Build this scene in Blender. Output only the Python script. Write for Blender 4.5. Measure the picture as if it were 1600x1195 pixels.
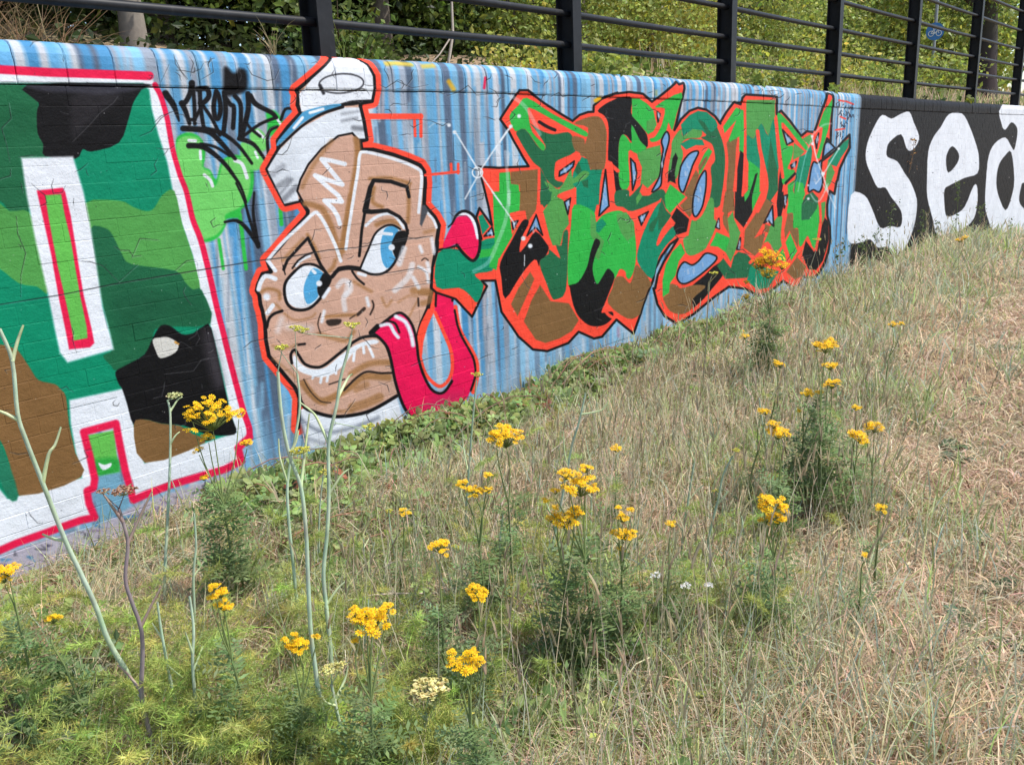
import bpy, math, random
import numpy as np
from mathutils import Matrix, Vector

for o in list(bpy.data.objects):
    bpy.data.objects.remove(o, do_unlink=True)
SC = bpy.context.scene
COL = SC.collection
R = math.radians

# ---------------------------------------------------------------- camera
CAM = np.array([0.0, -3.66, 1.55])
FPX = 1350.0                                    # focal length in pixels of a 1600 px wide frame
M = np.array([[0.64860052, -0.22208983, 0.7280065],
              [-0.75996662, -0.13612495, 0.63554759],
              [-0.04204881, -0.96547714, -0.25707157]])   # columns: camera right, down, forward
cd = bpy.data.cameras.new('camera'); cam = bpy.data.objects.new('camera', cd); COL.objects.link(cam)
cd.sensor_width = 36.0; cd.lens = FPX / 1600 * 36; cd.clip_start = 0.05; cd.clip_end = 2000
mw = Matrix.Identity(4)
for i in range(3):
    mw[i][0] = M[i][0]; mw[i][1] = -M[i][1]; mw[i][2] = -M[i][2]; mw[i][3] = CAM[i]
cam.matrix_world = mw
SC.camera = cam

# ---------------------------------------------------------------- sky, sun, exposure
SUN_AZ, SUN_EL = 36.0, 59.0                     # degrees right of the wall's normal, height
sdir = Vector((math.sin(R(SUN_AZ)) * math.cos(R(SUN_EL)), -math.cos(R(SUN_AZ)) * math.cos(R(SUN_EL)), math.sin(R(SUN_EL))))
world = bpy.data.worlds.new('World'); SC.world = world; world.use_nodes = True
nt = world.node_tree
sky = nt.nodes.new('ShaderNodeTexSky'); sky.sky_type = 'NISHITA'; sky.sun_disc = False
sky.sun_elevation = R(SUN_EL); sky.sun_rotation = math.atan2(sdir.x, sdir.y)
sky.air_density = 1.0; sky.dust_density = 1.0; sky.altitude = 20
nt.links.new(sky.outputs[0], nt.nodes['Background'].inputs[0])
nt.nodes['Background'].inputs[1].default_value = 0.15
sl = bpy.data.lights.new('sun', 'SUN'); sl.energy = 3.6; sl.angle = R(0.5); sl.color = (1.0, 0.965, 0.91)
sun = bpy.data.objects.new('sun', sl); COL.objects.link(sun); sun.location = (6, -12, 14)
sun.rotation_euler = sdir.to_track_quat('Z', 'Y').to_euler()
SC.view_settings.view_transform = 'Standard'; SC.view_settings.look = 'None'
SC.view_settings.exposure = 0.68; SC.view_settings.gamma = 1.0
SC.view_settings.use_curve_mapping = False

# ---------------------------------------------------------------- helpers
rng = np.random.default_rng(7)
def ray(px, py):
    return M @ np.array([px - 800.0, py - 597.5, FPX])
def at_y(px, py, y):
    v = ray(px, py); return CAM + v * ((y - CAM[1]) / v[1])
def at_z(px, py, z):
    v = ray(px, py); return CAM + v * ((z - CAM[2]) / v[2])
def at_face(px, py, P0):
    """the point seen at a pixel on the upright plane through P0 that faces the viewer"""
    n = np.array([P0[0] - CAM[0], P0[1] - CAM[1], 0.0]); v = ray(px, py)
    return CAM + v * (n @ (np.asarray(P0) - CAM) / (n @ v))

def tag(o, label=None, cat=None, group=None, kind=None):
    if label: o['label'] = label
    if cat: o['category'] = cat
    if group: o['group'] = group
    if kind: o['kind'] = kind
    return o
def empty(name, loc=(0, 0, 0), label=None, cat=None, group=None):
    o = bpy.data.objects.new(name, None); COL.objects.link(o); o.location = tuple(map(float, loc))
    o.empty_display_size = 0.1
    return tag(o, label, cat, group)

class Geo:
    """collects triangles and quads with a colour per vertex, then links them as one mesh object"""
    def __init__(s): s.v = []; s.f = []; s.c = []; s.n = 0
    def add(s, v, f, c=(1, 1, 1)):
        v = np.asarray(v, float).reshape(-1, 3)
        c = np.asarray(c, float)
        if c.ndim == 1: c = np.tile(c, (len(v), 1))
        s.v.append(v); s.c.append(c)
        f = np.asarray(f, int)
        s.f.append(f + s.n); s.n += len(v)
    def tube(s, pts, rad, c, sides=5):
        pts = np.asarray(pts, float); k = len(pts); rad = np.broadcast_to(np.asarray(rad, float), (k,))
        t = np.gradient(pts, axis=0); t /= np.linalg.norm(t, axis=1, keepdims=True) + 1e-9
        a = np.array([0.31, 0.95, 0.05]); b1 = np.cross(t, a); b1 /= np.linalg.norm(b1, axis=1, keepdims=True) + 1e-9
        b2 = np.cross(t, b1)
        th = np.arange(sides) * 2 * np.pi / sides
        v = pts[:, None] + rad[:, None, None] * (np.cos(th)[None, :, None] * b1[:, None] + np.sin(th)[None, :, None] * b2[:, None])
        f = [[i * sides + j, i * sides + (j + 1) % sides, (i + 1) * sides + (j + 1) % sides, (i + 1) * sides + j] for i in range(k - 1) for j in range(sides)]
        c = np.asarray(c, float)
        if c.ndim == 2: c = np.repeat(c, sides, axis=0)
        s.add(v, f, c)
    def box(s, x0, x1, y0, y1, z0, z1, c=(1, 1, 1)):
        v = [(x, y, z) for x in (x0, x1) for y in (y0, y1) for z in (z0, z1)]
        s.add(v, [(0, 1, 3, 2), (4, 6, 7, 5), (0, 4, 5, 1), (2, 3, 7, 6), (0, 2, 6, 4), (1, 5, 7, 3)], c)
    def build(s, name, mat, parent=None, smooth=False, origin=None):
        v = np.concatenate(s.v); c = np.concatenate(s.c)
        if origin is not None: v = v - np.asarray(origin, float)
        me = bpy.data.meshes.new(name)
        loops = np.concatenate([f.ravel() for f in s.f])
        tot = np.concatenate([np.full(len(f), f.shape[1]) for f in s.f])
        st = np.concatenate([[0], np.cumsum(tot)[:-1]])
        me.vertices.add(len(v)); me.vertices.foreach_set('co', v.astype(np.float32).ravel())
        me.loops.add(len(loops)); me.loops.foreach_set('vertex_index', loops.astype(np.int32))
        me.polygons.add(len(tot)); me.polygons.foreach_set('loop_start', st.astype(np.int32)); me.polygons.foreach_set('loop_total', tot.astype(np.int32))
        me.polygons.foreach_set('use_smooth', np.full(len(tot), bool(smooth)))
        at = me.color_attributes.new('Col', 'FLOAT_COLOR', 'POINT')
        at.data.foreach_set('color', np.c_[c, np.ones(len(c))].astype(np.float32).ravel())
        me.update(calc_edges=True); me.validate()
        if mat: me.materials.append(mat)
        o = bpy.data.objects.new(name, me); COL.objects.link(o)
        if parent is not None: o.parent = parent
        elif origin is not None: o.location = tuple(map(float, origin))
        return o

def link(nt, a, b): nt.links.new(a, b)
def mat_new(name):
    m = bpy.data.materials.new(name); m.use_nodes = True
    return m, m.node_tree, m.node_tree.nodes['Principled BSDF']
def N(nt, t, **k):
    n = nt.nodes.new(t)
    for a, b in k.items(): setattr(n, a, b)
    return n
def noise(nt, scale, detail=4, rough=0.6, vec=None):
    n = N(nt, 'ShaderNodeTexNoise'); n.inputs['Scale'].default_value = scale
    n.inputs['Detail'].default_value = detail; n.inputs['Roughness'].default_value = rough
    if vec is not None: link(nt, vec, n.inputs['Vector'])
    return n
def ramp(nt, src, stops):
    r = N(nt, 'ShaderNodeValToRGB'); e = r.color_ramp.elements
    while len(e) < len(stops): e.new(0.5)
    for i, (p, c) in enumerate(stops): e[i].position = p; e[i].color = (*c, 1)
    link(nt, src, r.inputs[0]); return r
def plant_mat(name, trans=0.3, rough=0.6, gloss=0.25):
    """colour of each leaf or blade from its attribute, light shining partly through it"""
    m, t, b = mat_new(name)
    a = N(t, 'ShaderNodeAttribute'); a.attribute_name = 'Col'
    geo = N(t, 'ShaderNodeNewGeometry')
    n = noise(t, 35, 3, 0.6, geo.outputs['Position'])
    mr = N(t, 'ShaderNodeMapRange'); mr.inputs[3].default_value = 0.72; mr.inputs[4].default_value = 1.25
    link(t, n.outputs[0], mr.inputs[0])
    mx = N(t, 'ShaderNodeVectorMath', operation='SCALE'); link(t, a.outputs['Color'], mx.inputs[0]); link(t, mr.outputs[0], mx.inputs['Scale'])
    link(t, mx.outputs[0], b.inputs['Base Color'])
    b.inputs['Roughness'].default_value = rough; b.inputs['Specular IOR Level'].default_value = gloss
    if trans > 0:
        tr = N(t, 'ShaderNodeBsdfTranslucent'); link(t, mx.outputs[0], tr.inputs[0])
        ms = N(t, 'ShaderNodeMixShader'); ms.inputs[0].default_value = trans
        link(t, b.outputs[0], ms.inputs[1]); link(t, tr.outputs[0], ms.inputs[2])
        link(t, ms.outputs[0], t.nodes['Material Output'].inputs[0])
    return m
M_LEAF = plant_mat('leaf', 0.45, 0.5, 0.35)
M_GRASS = plant_mat('grass', 0.42, 0.7, 0.15)
M_STEM = plant_mat('stem', 0.0, 0.6, 0.3)
M_PETAL = plant_mat('petal', 0.3, 0.6, 0.2)
M_BARK = plant_mat('bark', 0.0, 0.85, 0.1)
def jit(c, s=0.15, n=None):
    c = np.asarray(c, float)
    if n is None: return np.clip(c * (1 + rng.normal(0, s)) * (1 + rng.normal(0, s * 0.35, 3)), 0.004, 1)
    return np.clip(c * (1 + rng.normal(0, s, (n, 1))) * (1 + rng.normal(0, s * 0.35, (n, 3))), 0.004, 1)
def sstep(a, b, x):
    t = np.clip((np.asarray(x, float) - a) / (b - a), 0, 1); return t * t * (3 - 2 * t)
# ---------------------------------------------------------------- the mural, painted in code onto the wall's own x-z plane
TX0, TX1, TZ0, TZ1, TRES = -0.6, 23.0, -0.15, 2.2, 0.0028
TW, TH = int((TX1 - TX0) / TRES), int((TZ1 - TZ0) / TRES)
IMG = np.zeros((TH, TW, 3), np.float32)
gx = TX0 + (np.arange(TW) + 0.5) * TRES; gz = TZ0 + (np.arange(TH) + 0.5) * TRES
Minv = np.linalg.inv(M)
def to_ref(x, z):
    d = np.array([x - CAM[0], np.zeros_like(x) - CAM[1], z - CAM[2]])
    c = np.tensordot(Minv, d, 1)
    return 800 + FPX * c[0] / c[2], 597.5 + FPX * c[1] / c[2]
_X, _Z = np.meshgrid(gx, gz)
RX, RY = to_ref(_X, _Z); RX = RX.astype(np.float32); RY = RY.astype(np.float32)
del _X, _Z
def window(pts, pad):
    """texel window that holds the sketch points plus a margin"""
    p = np.asarray(pts, float); lo = p.min(0) - pad; hi = p.max(0) + pad
    cs = [at_y(min(a, 1640), b, 0) for a in (lo[0], hi[0]) for b in (lo[1], hi[1])]
    xs = [c[0] for c in cs]; zs = [c[2] for c in cs]
    i0 = max(0, int((min(xs) - TX0) / TRES) - 2); i1 = min(TW, int((max(xs) - TX0) / TRES) + 3)
    j0 = max(0, int((min(zs) - TZ0) / TRES) - 2); j1 = min(TH, int((max(zs) - TZ0) / TRES) + 3)
    return slice(j0, j1), slice(i0, i1)
def segdist(X, Y, pts, w=None):
    """distance to a polyline; with widths, distance minus the half width that tapers along it"""
    d = np.full(X.shape, 1e9, np.float32)
    for k in range(len(pts) - 1):
        ax, ay = pts[k]; bx, by = pts[k + 1]; dx, dy = bx - ax, by - ay; L = dx * dx + dy * dy + 1e-9
        t = np.clip(((X - ax) * dx + (Y - ay) * dy) / L, 0, 1)
        e = np.sqrt((X - ax - t * dx) ** 2 + (Y - ay - t * dy) ** 2)
        if w is not None: e = e - (w[k] + (w[k + 1] - w[k]) * t) / 2
        np.minimum(d, e, out=d)
    return d
def spline(pts, closed=False, n=4):
    p = np.asarray(pts, float); k = len(p)
    if k < 3 or n < 2: return p
    idx = lambda i: p[i % k] if closed else p[min(max(i, 0), k - 1)]
    out = []
    for i in range(k if closed else k - 1):
        a, b, c, d = idx(i - 1), idx(i), idx(i + 1), idx(i + 2)
        for s in range(n):
            t = s / n
            out.append(0.5 * (2 * b + (c - a) * t + (2 * a - 5 * b + 4 * c - d) * t * t + (3 * b - a - 3 * c + d) * t ** 3))
    if not closed: out.append(p[-1])
    return np.array(out)
def lay(win, alpha, col):
    a = alpha[..., None]; IMG[win] = IMG[win] * (1 - a) + a * (np.array(col, np.float32) / 255.0)
def fill(pts, col, soft=1.0, alpha=1.0, curve=True):
    p = spline(pts, True, 3) if curve else np.asarray(pts, float)
    win = window(p, soft * 2 + 2); X, Y = RX[win], RY[win]
    if X.size == 0: return
    inside = np.zeros(X.shape, bool); q = np.vstack([p, p[:1]])
    for k in range(len(p)):
        (ax, ay), (bx, by) = q[k], q[k + 1]
        if ay == by: continue
        m = (ay > Y) != (by > Y)
        inside ^= m & (X < (bx - ax) * (Y - ay) / (by - ay) + ax)
    d = segdist(X, Y, q); d = np.where(inside, d, -d)
    lay(win, np.clip(0.5 + d / (2 * soft), 0, 1) * alpha, col)
def stroke(pts, w, col, soft=0.8, alpha=1.0, curve=True, closed=False):
    k = len(pts); w = np.interp(np.linspace(0, 1, k), np.linspace(0, 1, len(np.atleast_1d(w))), np.atleast_1d(w))
    pw = np.c_[np.asarray(pts, float), w]
    if curve and k > 2:
        q = spline(pw[:, :2], closed, 4); ww = np.interp(np.linspace(0, 1, len(q)), np.linspace(0, 1, k), w)
    else: q, ww = pw[:, :2], w
    if closed: q = np.vstack([q, q[:1]]); ww = np.r_[ww, ww[:1]]
    win = window(q, max(ww) / 2 + soft * 2 + 1); X, Y = RX[win], RY[win]
    if X.size == 0: return
    d = segdist(X, Y, q, ww)
    lay(win, np.clip(0.5 - d / (2 * soft), 0, 1) * alpha, col)
def dot(c, r, col, soft=1.0, alpha=1.0): stroke([c, (c[0] + 0.01, c[1])], 2 * r, col, soft, alpha, False)
class Sheet:
    """a sketch sheet: its corner and its scale"""
    def __init__(s, ox, oy, k): s.o = (ox, oy); s.k = k
    def __call__(s, *v):
        v = np.array(v, float).reshape(-1, 2) / s.k
        return [(s.o[0] + a, s.o[1] + b) for a, b in v]
K4, K5, K6, K7 = 3.983, 4.979, 5.975, 7.469
A1, A2, A3 = Sheet(0, 0, K4), Sheet(0, 300, K4), Sheet(0, 600, K4)
TG, GG = Sheet(240, 90, 5.432), Sheet(240, 200, 5.432)
H1, H2, H3, H4 = Sheet(390, 80, K5), Sheet(390, 300, K6), Sheet(530, 200, K6), Sheet(530, 340, K6)
M1, M2, D = Sheet(380, 480, K5), Sheet(570, 480, K6), Sheet(640, 300, K6)
L1, L2, L3, L4, L5, L6, L7 = [Sheet(a, b, K6) for a, b in ((780, 120), (780, 300), (780, 400), (940, 120), (940, 300), (1100, 130), (1100, 300))]
L8, L9, B1, S1, C8 = Sheet(1200, 140, K7), Sheet(1200, 280, K7), Sheet(560, 80, K5), Sheet(1320, 140, 4.268), Sheet(800, 300, K4)
PX = Sheet(0, 0, 1)
WHITE, BLACK, ORANGE, RED = (224, 227, 233), (14, 12, 14), (250, 76, 54), (226, 24, 72)
GRN, DGR, EMR, MGR, BRN = (44, 172, 66), (28, 98, 62), (0, 132, 96), (78, 150, 72), (126, 92, 54)
SKIN, TAN, EYE, PINK = (200, 158, 137), (156, 110, 66), (78, 158, 204), (232, 14, 80)

# background: loose vertical bands of blue, grey and white spray paint
rb = np.random.default_rng(3)
pal = np.array([(96, 158, 200), (124, 176, 208), (146, 156, 170), (192, 196, 202), (86, 102, 124), (108, 166, 204), (168, 174, 184), (72, 138, 184)], np.float32) / 255
def bands(seed, lo, hi):
    r = np.random.default_rng(seed); out = np.zeros((TW, 3), np.float32); x = 0; k_ = 0
    while x < TW:
        w = int(r.uniform(lo, hi) / TRES); k_ = 1 - k_ if r.random() < .85 else k_; out[x:x + w] = pal[[0, 1, 5, 7, 0, 1][r.integers(6)] if k_ else [2, 3, 4, 6, 3, 2][r.integers(6)]] * r.uniform(.92, 1.06); x += w
    k = int(0.010 / TRES); ker = np.ones(2 * k + 1) / (2 * k + 1)
    for c in range(3): out[:, c] = np.convolve(np.pad(out[:, c], k, 'edge'), ker, 'valid')
    return out
bb = [bands(i, 0.018, 0.062) for i in (1, 2, 5)]
def wob(seed, n):
    r = np.random.default_rng(seed); return np.interp(np.arange(TW), np.linspace(0, TW, n), r.uniform(0, 1, n)).astype(np.float32)
zz = ((gz - TZ0) / (TZ1 - TZ0)).astype(np.float32)[:, None]
m1 = np.clip((zz - (0.5 + 0.7 * (wob(1, 400)[None] - .5))) * 7, 0, 1)[..., None]
m2 = np.clip((0.17 + 0.2 * (wob(2, 150)[None]) - zz) * 6, 0, 1)[..., None]
IMG[:] = bb[0][None] * m1 + bb[1][None] * (1 - m1)
IMG[:] = IMG * (1 - m2) + (bb[2][None] * 0.55 + 0.45 * np.array([.62, .76, .85], np.float32)) * m2
for k in range(900):                             # runs and overlapping passes of the spray can
    x, z = 1 + 10 * rb.random() ** 1.2, rb.uniform(0.05, 2.05); px, py = to_ref(np.array(x), np.array(z)); sc_ = 3.2 / (1.6 + x * .55); ln = rb.uniform(15, 90) * sc_
    stroke([(px, py), (px + rb.uniform(-1, 1), py + ln)], rb.uniform(1.5, 6) * sc_, [(100, 162, 204), (196, 200, 206), (150, 158, 170), (92, 106, 128), (130, 180, 210), (176, 170, 176)][rb.integers(6)], 2.2 * sc_, rb.uniform(.3, .75), False)
for k in range(60):                              # stray yellow and pale dabs
    x, z = rb.uniform(0.9, 9), rb.uniform(0.1, 2.0); px, py = to_ref(np.array(x), np.array(z)); ln = rb.uniform(4, 16)
    stroke([(px, py), (px + rb.uniform(-2, 2), py + ln)], rb.uniform(2, 5), [(205, 205, 205), (206, 172, 60), (170, 120, 140), (120, 150, 170)][rb.choice(4, p=[.5, .2, .1, .2])], 2, 0.6, False)
for a, c in ((B1(230, 100, 300, 95, 420, 105), (205, 175, 50)), (B1(510, 120, 590, 115), (205, 175, 60)), (B1(700, 240, 735, 300), (225, 165, 20))):
    stroke(a, 7, c, 2, 0.8)
stroke(B1(985, 210, 975, 290), 4, RED, 1, .9)

# the black stretch with its white letters
fill(PX(1346, 120, 1750, 120, 1750, 700, 1318, 700, 1326, 410, 1338, 240), (24, 21, 24), 1, 1, False)
stroke(PX(1345, 146, 1336, 280, 1325, 430), 2.2, (150, 175, 195), 1.2, .8)
fill(S1(250, 170, 310, 195, 370, 165, 430, 150, 460, 220, 495, 310, 480, 370, 440, 410, 410, 390, 375, 300, 300, 350, 280, 400, 285, 450, 350, 480, 400, 560, 440, 620, 480, 730, 475, 850, 440, 980, 370, 1115, 340, 1120, 290, 1050, 220, 1055, 170, 1000, 110, 1020, 20, 1000, 40, 705, 130, 705, 180, 790, 235, 920, 300, 910, 370, 915, 380, 830, 350, 770, 310, 720, 270, 655, 220, 655, 180, 580, 140, 470, 150, 360, 200, 240), WHITE, .7)
fill(S1(695, 165, 780, 160, 830, 240, 880, 380, 895, 460, 885, 560, 800, 590, 700, 640, 665, 670, 665, 770, 680, 845, 740, 830, 800, 780, 860, 640, 885, 660, 880, 790, 840, 890, 700, 980, 610, 960, 590, 880, 550, 720, 548, 600, 555, 420, 590, 320, 640, 250), WHITE, .7)
fill(S1(720, 380, 760, 430, 750, 490, 690, 555, 675, 470, 690, 410), (24, 21, 24), .7)
fill(S1(1045, 112, 1300, 112, 1300, 940, 1195, 920, 1140, 900, 1090, 920, 1000, 980, 960, 880, 935, 770, 945, 560, 960, 440, 1000, 360, 1070, 320, 1110, 380, 1130, 400, 1150, 300, 1145, 250, 1110, 220, 1070, 270, 1045, 230), WHITE, .7)
fill(S1(1110, 420, 1130, 600, 1110, 720, 1070, 805, 1020, 690, 1012, 590, 1030, 500, 1070, 440), (24, 21, 24), .7)
stroke(S1(1195, 640, 1180, 740, 1215, 790), 8, (24, 21, 24), .8)
for k in range(26):                              # scuffs on the black
    x, y = rb.uniform(1345, 1590), rb.uniform(160, 370); stroke([(x, y), (x + rb.uniform(1, 9), y + rb.uniform(-1, .4))], rb.uniform(.3, .7), (110, 110, 115), .4, .5, False)

# green bubbles with drips
GB, GI = (44, 180, 66), (112, 200, 100)
for pts, w in ((GG(555, 950, 570, 1050, 590, 1195), 5), (GG(730, 740, 750, 900, 785, 1195), 6), (GG(1075, 690, 1085, 820), 6)):
    stroke(pts, w, GB, 1.2)
fill(GG(190, 110, 230, 60, 300, 40, 380, 70, 430, 140, 438, 250, 425, 330, 480, 360, 530, 440, 560, 330, 600, 260, 700, 230, 780, 260, 835, 330, 852, 430, 835, 560, 790, 650, 740, 700, 740, 760, 620, 775, 612, 830, 560, 920, 480, 965, 400, 968, 340, 960, 300, 900, 250, 420, 200, 260), GB, 1.5)
fill(GG(200, 130, 240, 80, 310, 70, 380, 90, 412, 150, 413, 330, 480, 380, 518, 500, 560, 400, 582, 310, 620, 272, 700, 255, 770, 290, 818, 360, 823, 450, 798, 580, 735, 675, 612, 735, 607, 800, 555, 890, 480, 932, 400, 940, 330, 800, 260, 480, 200, 260), GI, 1.5)
fill(GG(740, 130, 800, 135, 860, 170, 935, 250, 920, 330, 860, 365, 790, 340, 740, 260), GI, 2)
fill(GG(815, 60, 870, 5, 940, 50, 965, 150, 930, 200, 850, 170), GI, 2)
fill(TG(955, 470, 1030, 455, 1095, 540, 1080, 610, 1000, 670, 968, 640, 968, 560), GB, 2)
for pts, w in ((GG(300, 108, 355, 112), 5), (GG(396, 200, 400, 262), 4.5), (GG(430, 400, 480, 445, 500, 495), 5), (GG(690, 280, 750, 310, 792, 425), 5.5), (GG(880, 30, 935, 85), 4.5), (GG(862, 205, 882, 255), 4), (TG(1045, 520, 1085, 575), 4)):
    stroke(pts, w, WHITE, .8)
# black tag
fill(TG(592, 90, 620, 85, 660, 130, 700, 130, 720, 95, 780, 120, 790, 250, 760, 300, 640, 330, 590, 300, 588, 150), BLACK, 3)
for pts, w in ((TG(100, 310, 170, 410, 215, 540), (11, 9, 3)), (TG(320, 220, 310, 300, 270, 380, 235, 392), (8, 8)), (TG(240, 390, 275, 470, 305, 565), (9, 6)), (TG(332, 240, 345, 400, 350, 565), 6), (TG(310, 530, 350, 520, 400, 430), 5.5),
               (TG(390, 270, 400, 430, 430, 625), (7, 6)), (TG(370, 272, 450, 270, 468, 330, 430, 380, 395, 390), 8), (TG(415, 405, 500, 530, 562, 660), 5.5),
               (TG(530, 295, 510, 400, 520, 500, 548, 520, 570, 440, 552, 330, 530, 290), 7.5), (TG(600, 300, 612, 450, 595, 630), 7.5), (TG(600, 330, 650, 400, 682, 430, 675, 600), 7), (TG(690, 330, 738, 400, 740, 560, 735, 690), 7), (TG(800, 310, 802, 450, 742, 690), 8),
               (TG(820, 330, 870, 400, 1000, 470, 1040, 512), (9, 6)), (TG(1040, 512, 900, 570, 750, 680, 725, 695), 5), (TG(790, 560, 830, 610, 905, 672), 4.5), (TG(730, 690, 850, 740, 945, 870), (8, 4.5)),
               (TG(250, 605, 440, 622, 540, 690, 690, 860), (9, 9, 6)), (TG(440, 610, 580, 645, 720, 750, 832, 900), (8, 4.5)), (TG(300, 750, 430, 765, 580, 880, 690, 1020, 745, 1110, 785, 1230), (9, 8, 6, 4, 3)), (TG(400, 735, 520, 760, 645, 835), 4.5),
               (GG(700, 470, 770, 620, 812, 770, 885, 1000), (3, 4, 6)), (GG(852, 550, 845, 700, 860, 850, 890, 1010), (3, 5, 6)), (GG(605, 800, 700, 788, 775, 840, 885, 985), (4, 6, 7)), (TG(1050, 590, 990, 620, 965, 700, 975, 820), 5), (TG(1080, 530, 1120, 440, 1190, 440), 4.5)):
    stroke(pts, w, BLACK, 1.0)
dot(TG(322, 222)[0], 5, BLACK)

# big camouflage letter
edge = A1(960, 530, 1000, 600, 1040, 740, 1075, 930, 1120, 1090, 1160, 1195) + A2(1200, 170, 1250, 300, 1300, 500, 1350, 720, 1400, 920, 1460, 1160) + PX(380, 641, 389, 668, 389.5, 683)
low = PX(389.5, 683, 372, 700, 377, 720, 351, 733, 271, 756, 226, 773, 208, 781, 203, 761, 196, 736, 187, 693, 181, 661.5, 130.5, 675, 140.6, 713, 148, 748, 146, 762, 136, 767, 139, 786, 148, 808, 125, 813, 75, 831, 25, 848.6, -5, 862, -60, 884)
fill(PX(-400, 100, 235, 118) + edge + low[1:] + PX(-400, 1010), WHITE, 1.5, 1, False)
CAMO = PX(-400, 131, 222, 131, 233, 141, 237, 171, 248, 213, 261, 253, 270, 300, 284, 350, 301, 400, 311, 450, 326, 500, 344, 566, 351, 600, 361, 650, 369, 675, 317, 693, 226, 723, 218, 700, 206, 650, 193, 607, 108, 625, 110.5, 663, 118, 705, 128, 746, 75, 760, 30, 774, 12, 779, -20, 740, -400, 800)
fill(CAMO, EMR, 2.0, 1, False)
fill(PX(-120, 133, -60, 200, -90, 330, -180, 360, -260, 250, -230, 140), BLACK, 1.2); fill(PX(-400, 400, -300, 360, -200, 420, -120, 520, -60, 560, -90, 640, -220, 640, -400, 700), MGR, 1.2); fill(PX(-330, 560, -240, 600, -150, 720, -400, 800), BRN, 1.2); fill(PX(-400, 140, -300, 180, -280, 300, -400, 330), DGR, 1.2)
fill(PX(-5, 133, 43, 136, 60, 160, 59, 191, 70, 226, 68, 236, 73, 246, 55, 262, 45, 300, 45, 330, 15, 330, -5, 312, -80, 300, -80, 133), DGR, 1.5)
fill(A1(0, 700, 120, 640, 230, 700, 235, 800, 120, 860, 0, 900, -150, 850), (20, 84, 52), 12, .7)
fill(A1(170, 530, 890, 525, 880, 560, 830, 640, 800, 740, 740, 890, 570, 945, 515, 930, 470, 990, 280, 975, 270, 900, 235, 830, 230, 700, 240, 640), BLACK, .8)
fill(A1(180, 528, 885, 524, 850, 565, 640, 590, 480, 580, 300, 575), (78, 78, 92), 3, .55)
fill(A1(450, 600, 620, 560, 760, 600, 640, 690, 560, 760, 460, 860, 440, 760), (70, 66, 72), 6, .35)
fill(A2(-60, 60, 60, 120, 180, 125, 235, 300, 300, 620, 230, 590, 120, 570, 0, 480, -60, 470), MGR, 1)
fill(A2(520, 75, 740, 55, 830, 95, 910, 120, 960, 100, 1010, 20, 1085, -5, 1135, 200, 1200, 400, 1245, 600, 1190, 612, 1000, 560, 780, 460, 560, 320), MGR, 1)
fill(A2(560, 235, 650, 225, 700, 270, 760, 390, 820, 450, 1090, 490, 1150, 560, 1200, 608, 1255, 612, 1310, 820, 1000, 840, 950, 900, 930, 980, 800, 1080, 720, 1110, 690, 1080, 640, 1020, 700, 985, 690, 900, 640, 700, 600, 500), (26, 96, 62), 1)
fill(A2(690, 640, 900, 620, 1200, 640, 1280, 800, 1000, 800, 760, 900), (20, 82, 54), 12, .7)
fill(A2(955, 900, 1000, 832, 1060, 835, 1130, 885, 1200, 880, 1260, 840, 1315, 850) + A3(1392, 0, 1440, 200, 1472, 300, 1400, 320, 1280, 310, 1150, 260, 1000, 245, 900, 220, 830, 250, 790, 120, 760, 30) + A2(740, 1195, 718, 1120, 780, 1080, 900, 1010), BLACK, 1)
fill(A2(1260, 900, 1320, 880, 1385, 1100, 1395, 1200, 1330, 1200), (96, 88, 96), 8, .5)
fill(A3(832, 252, 900, 220, 1000, 245, 1120, 260, 1200, 310, 1275, 365, 902, 490), BRN, .8)
fill(A2(-60, 990, 80, 970, 130, 1010, 190, 1100, 240, 1170, 340, 1195) + A3(375, 30, 410, 80, 430, 250, 470, 430, 505, 580, 120, 695, 60, 500, 0, 350, -100, 300), BRN, 1)
fill(A3(-30, 330, 30, 430, 115, 690, 50, 710, -40, 480), (34, 118, 88), 1.5)
fill(A2(950, 920, 1000, 905, 1050, 905, 1110, 945, 1090, 1000, 1000, 1035, 970, 990), (206, 202, 194), .7)
stroke(A2(1090, 935, 1110, 945), 3, (214, 150, 60), .8)
fill(A1(132, 985, 455, 975) + A2(520, 0, 560, 200, 600, 450, 640, 720, 690, 900, 708, 980, 640, 1000, 420, 1062, 372, 1000, 340, 850, 290, 600, 220, 300, 165, 20), WHITE, 2.2, 1, False)
fill(A1(228, 1188, 390, 1170) + A2(405, 0, 440, 150, 480, 400, 520, 640, 570, 850, 587, 940, 560, 967, 430, 980, 410, 870, 370, 680, 320, 400, 260, 130), RED, 1.2, 1, False)
fill(A2(280, 22, 380, 15, 400, 130, 440, 300, 470, 480, 500, 650, 540, 840, 545, 910, 460, 925, 440, 820, 400, 640, 350, 420, 300, 150), (98, 182, 78), 1, 1, False)
fill(A3(545, 318, 710, 288, 722, 400, 742, 545, 690, 555, 600, 565, 570, 440), (98, 182, 78), 1, 1, False)
fill(A3(575, 480, 730, 460, 745, 545, 680, 565, 605, 575), (44, 156, 60), 4)
fill(A3(612, 490, 650, 502, 692, 490, 688, 515, 640, 535), WHITE, 1)
fill(A3(600, 575, 742, 550, 765, 640, 800, 720, 800, 900, 625, 900, 590, 700), (112, 160, 184), 2, 1, False)
fill(PX(-400, 1040, -60, 900, 25, 858, 75, 842, 150, 822, 205, 792, 260, 772, 385, 730, 392, 760, 200, 860, 0, 960), (178, 172, 186), 3, 1, False)
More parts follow.
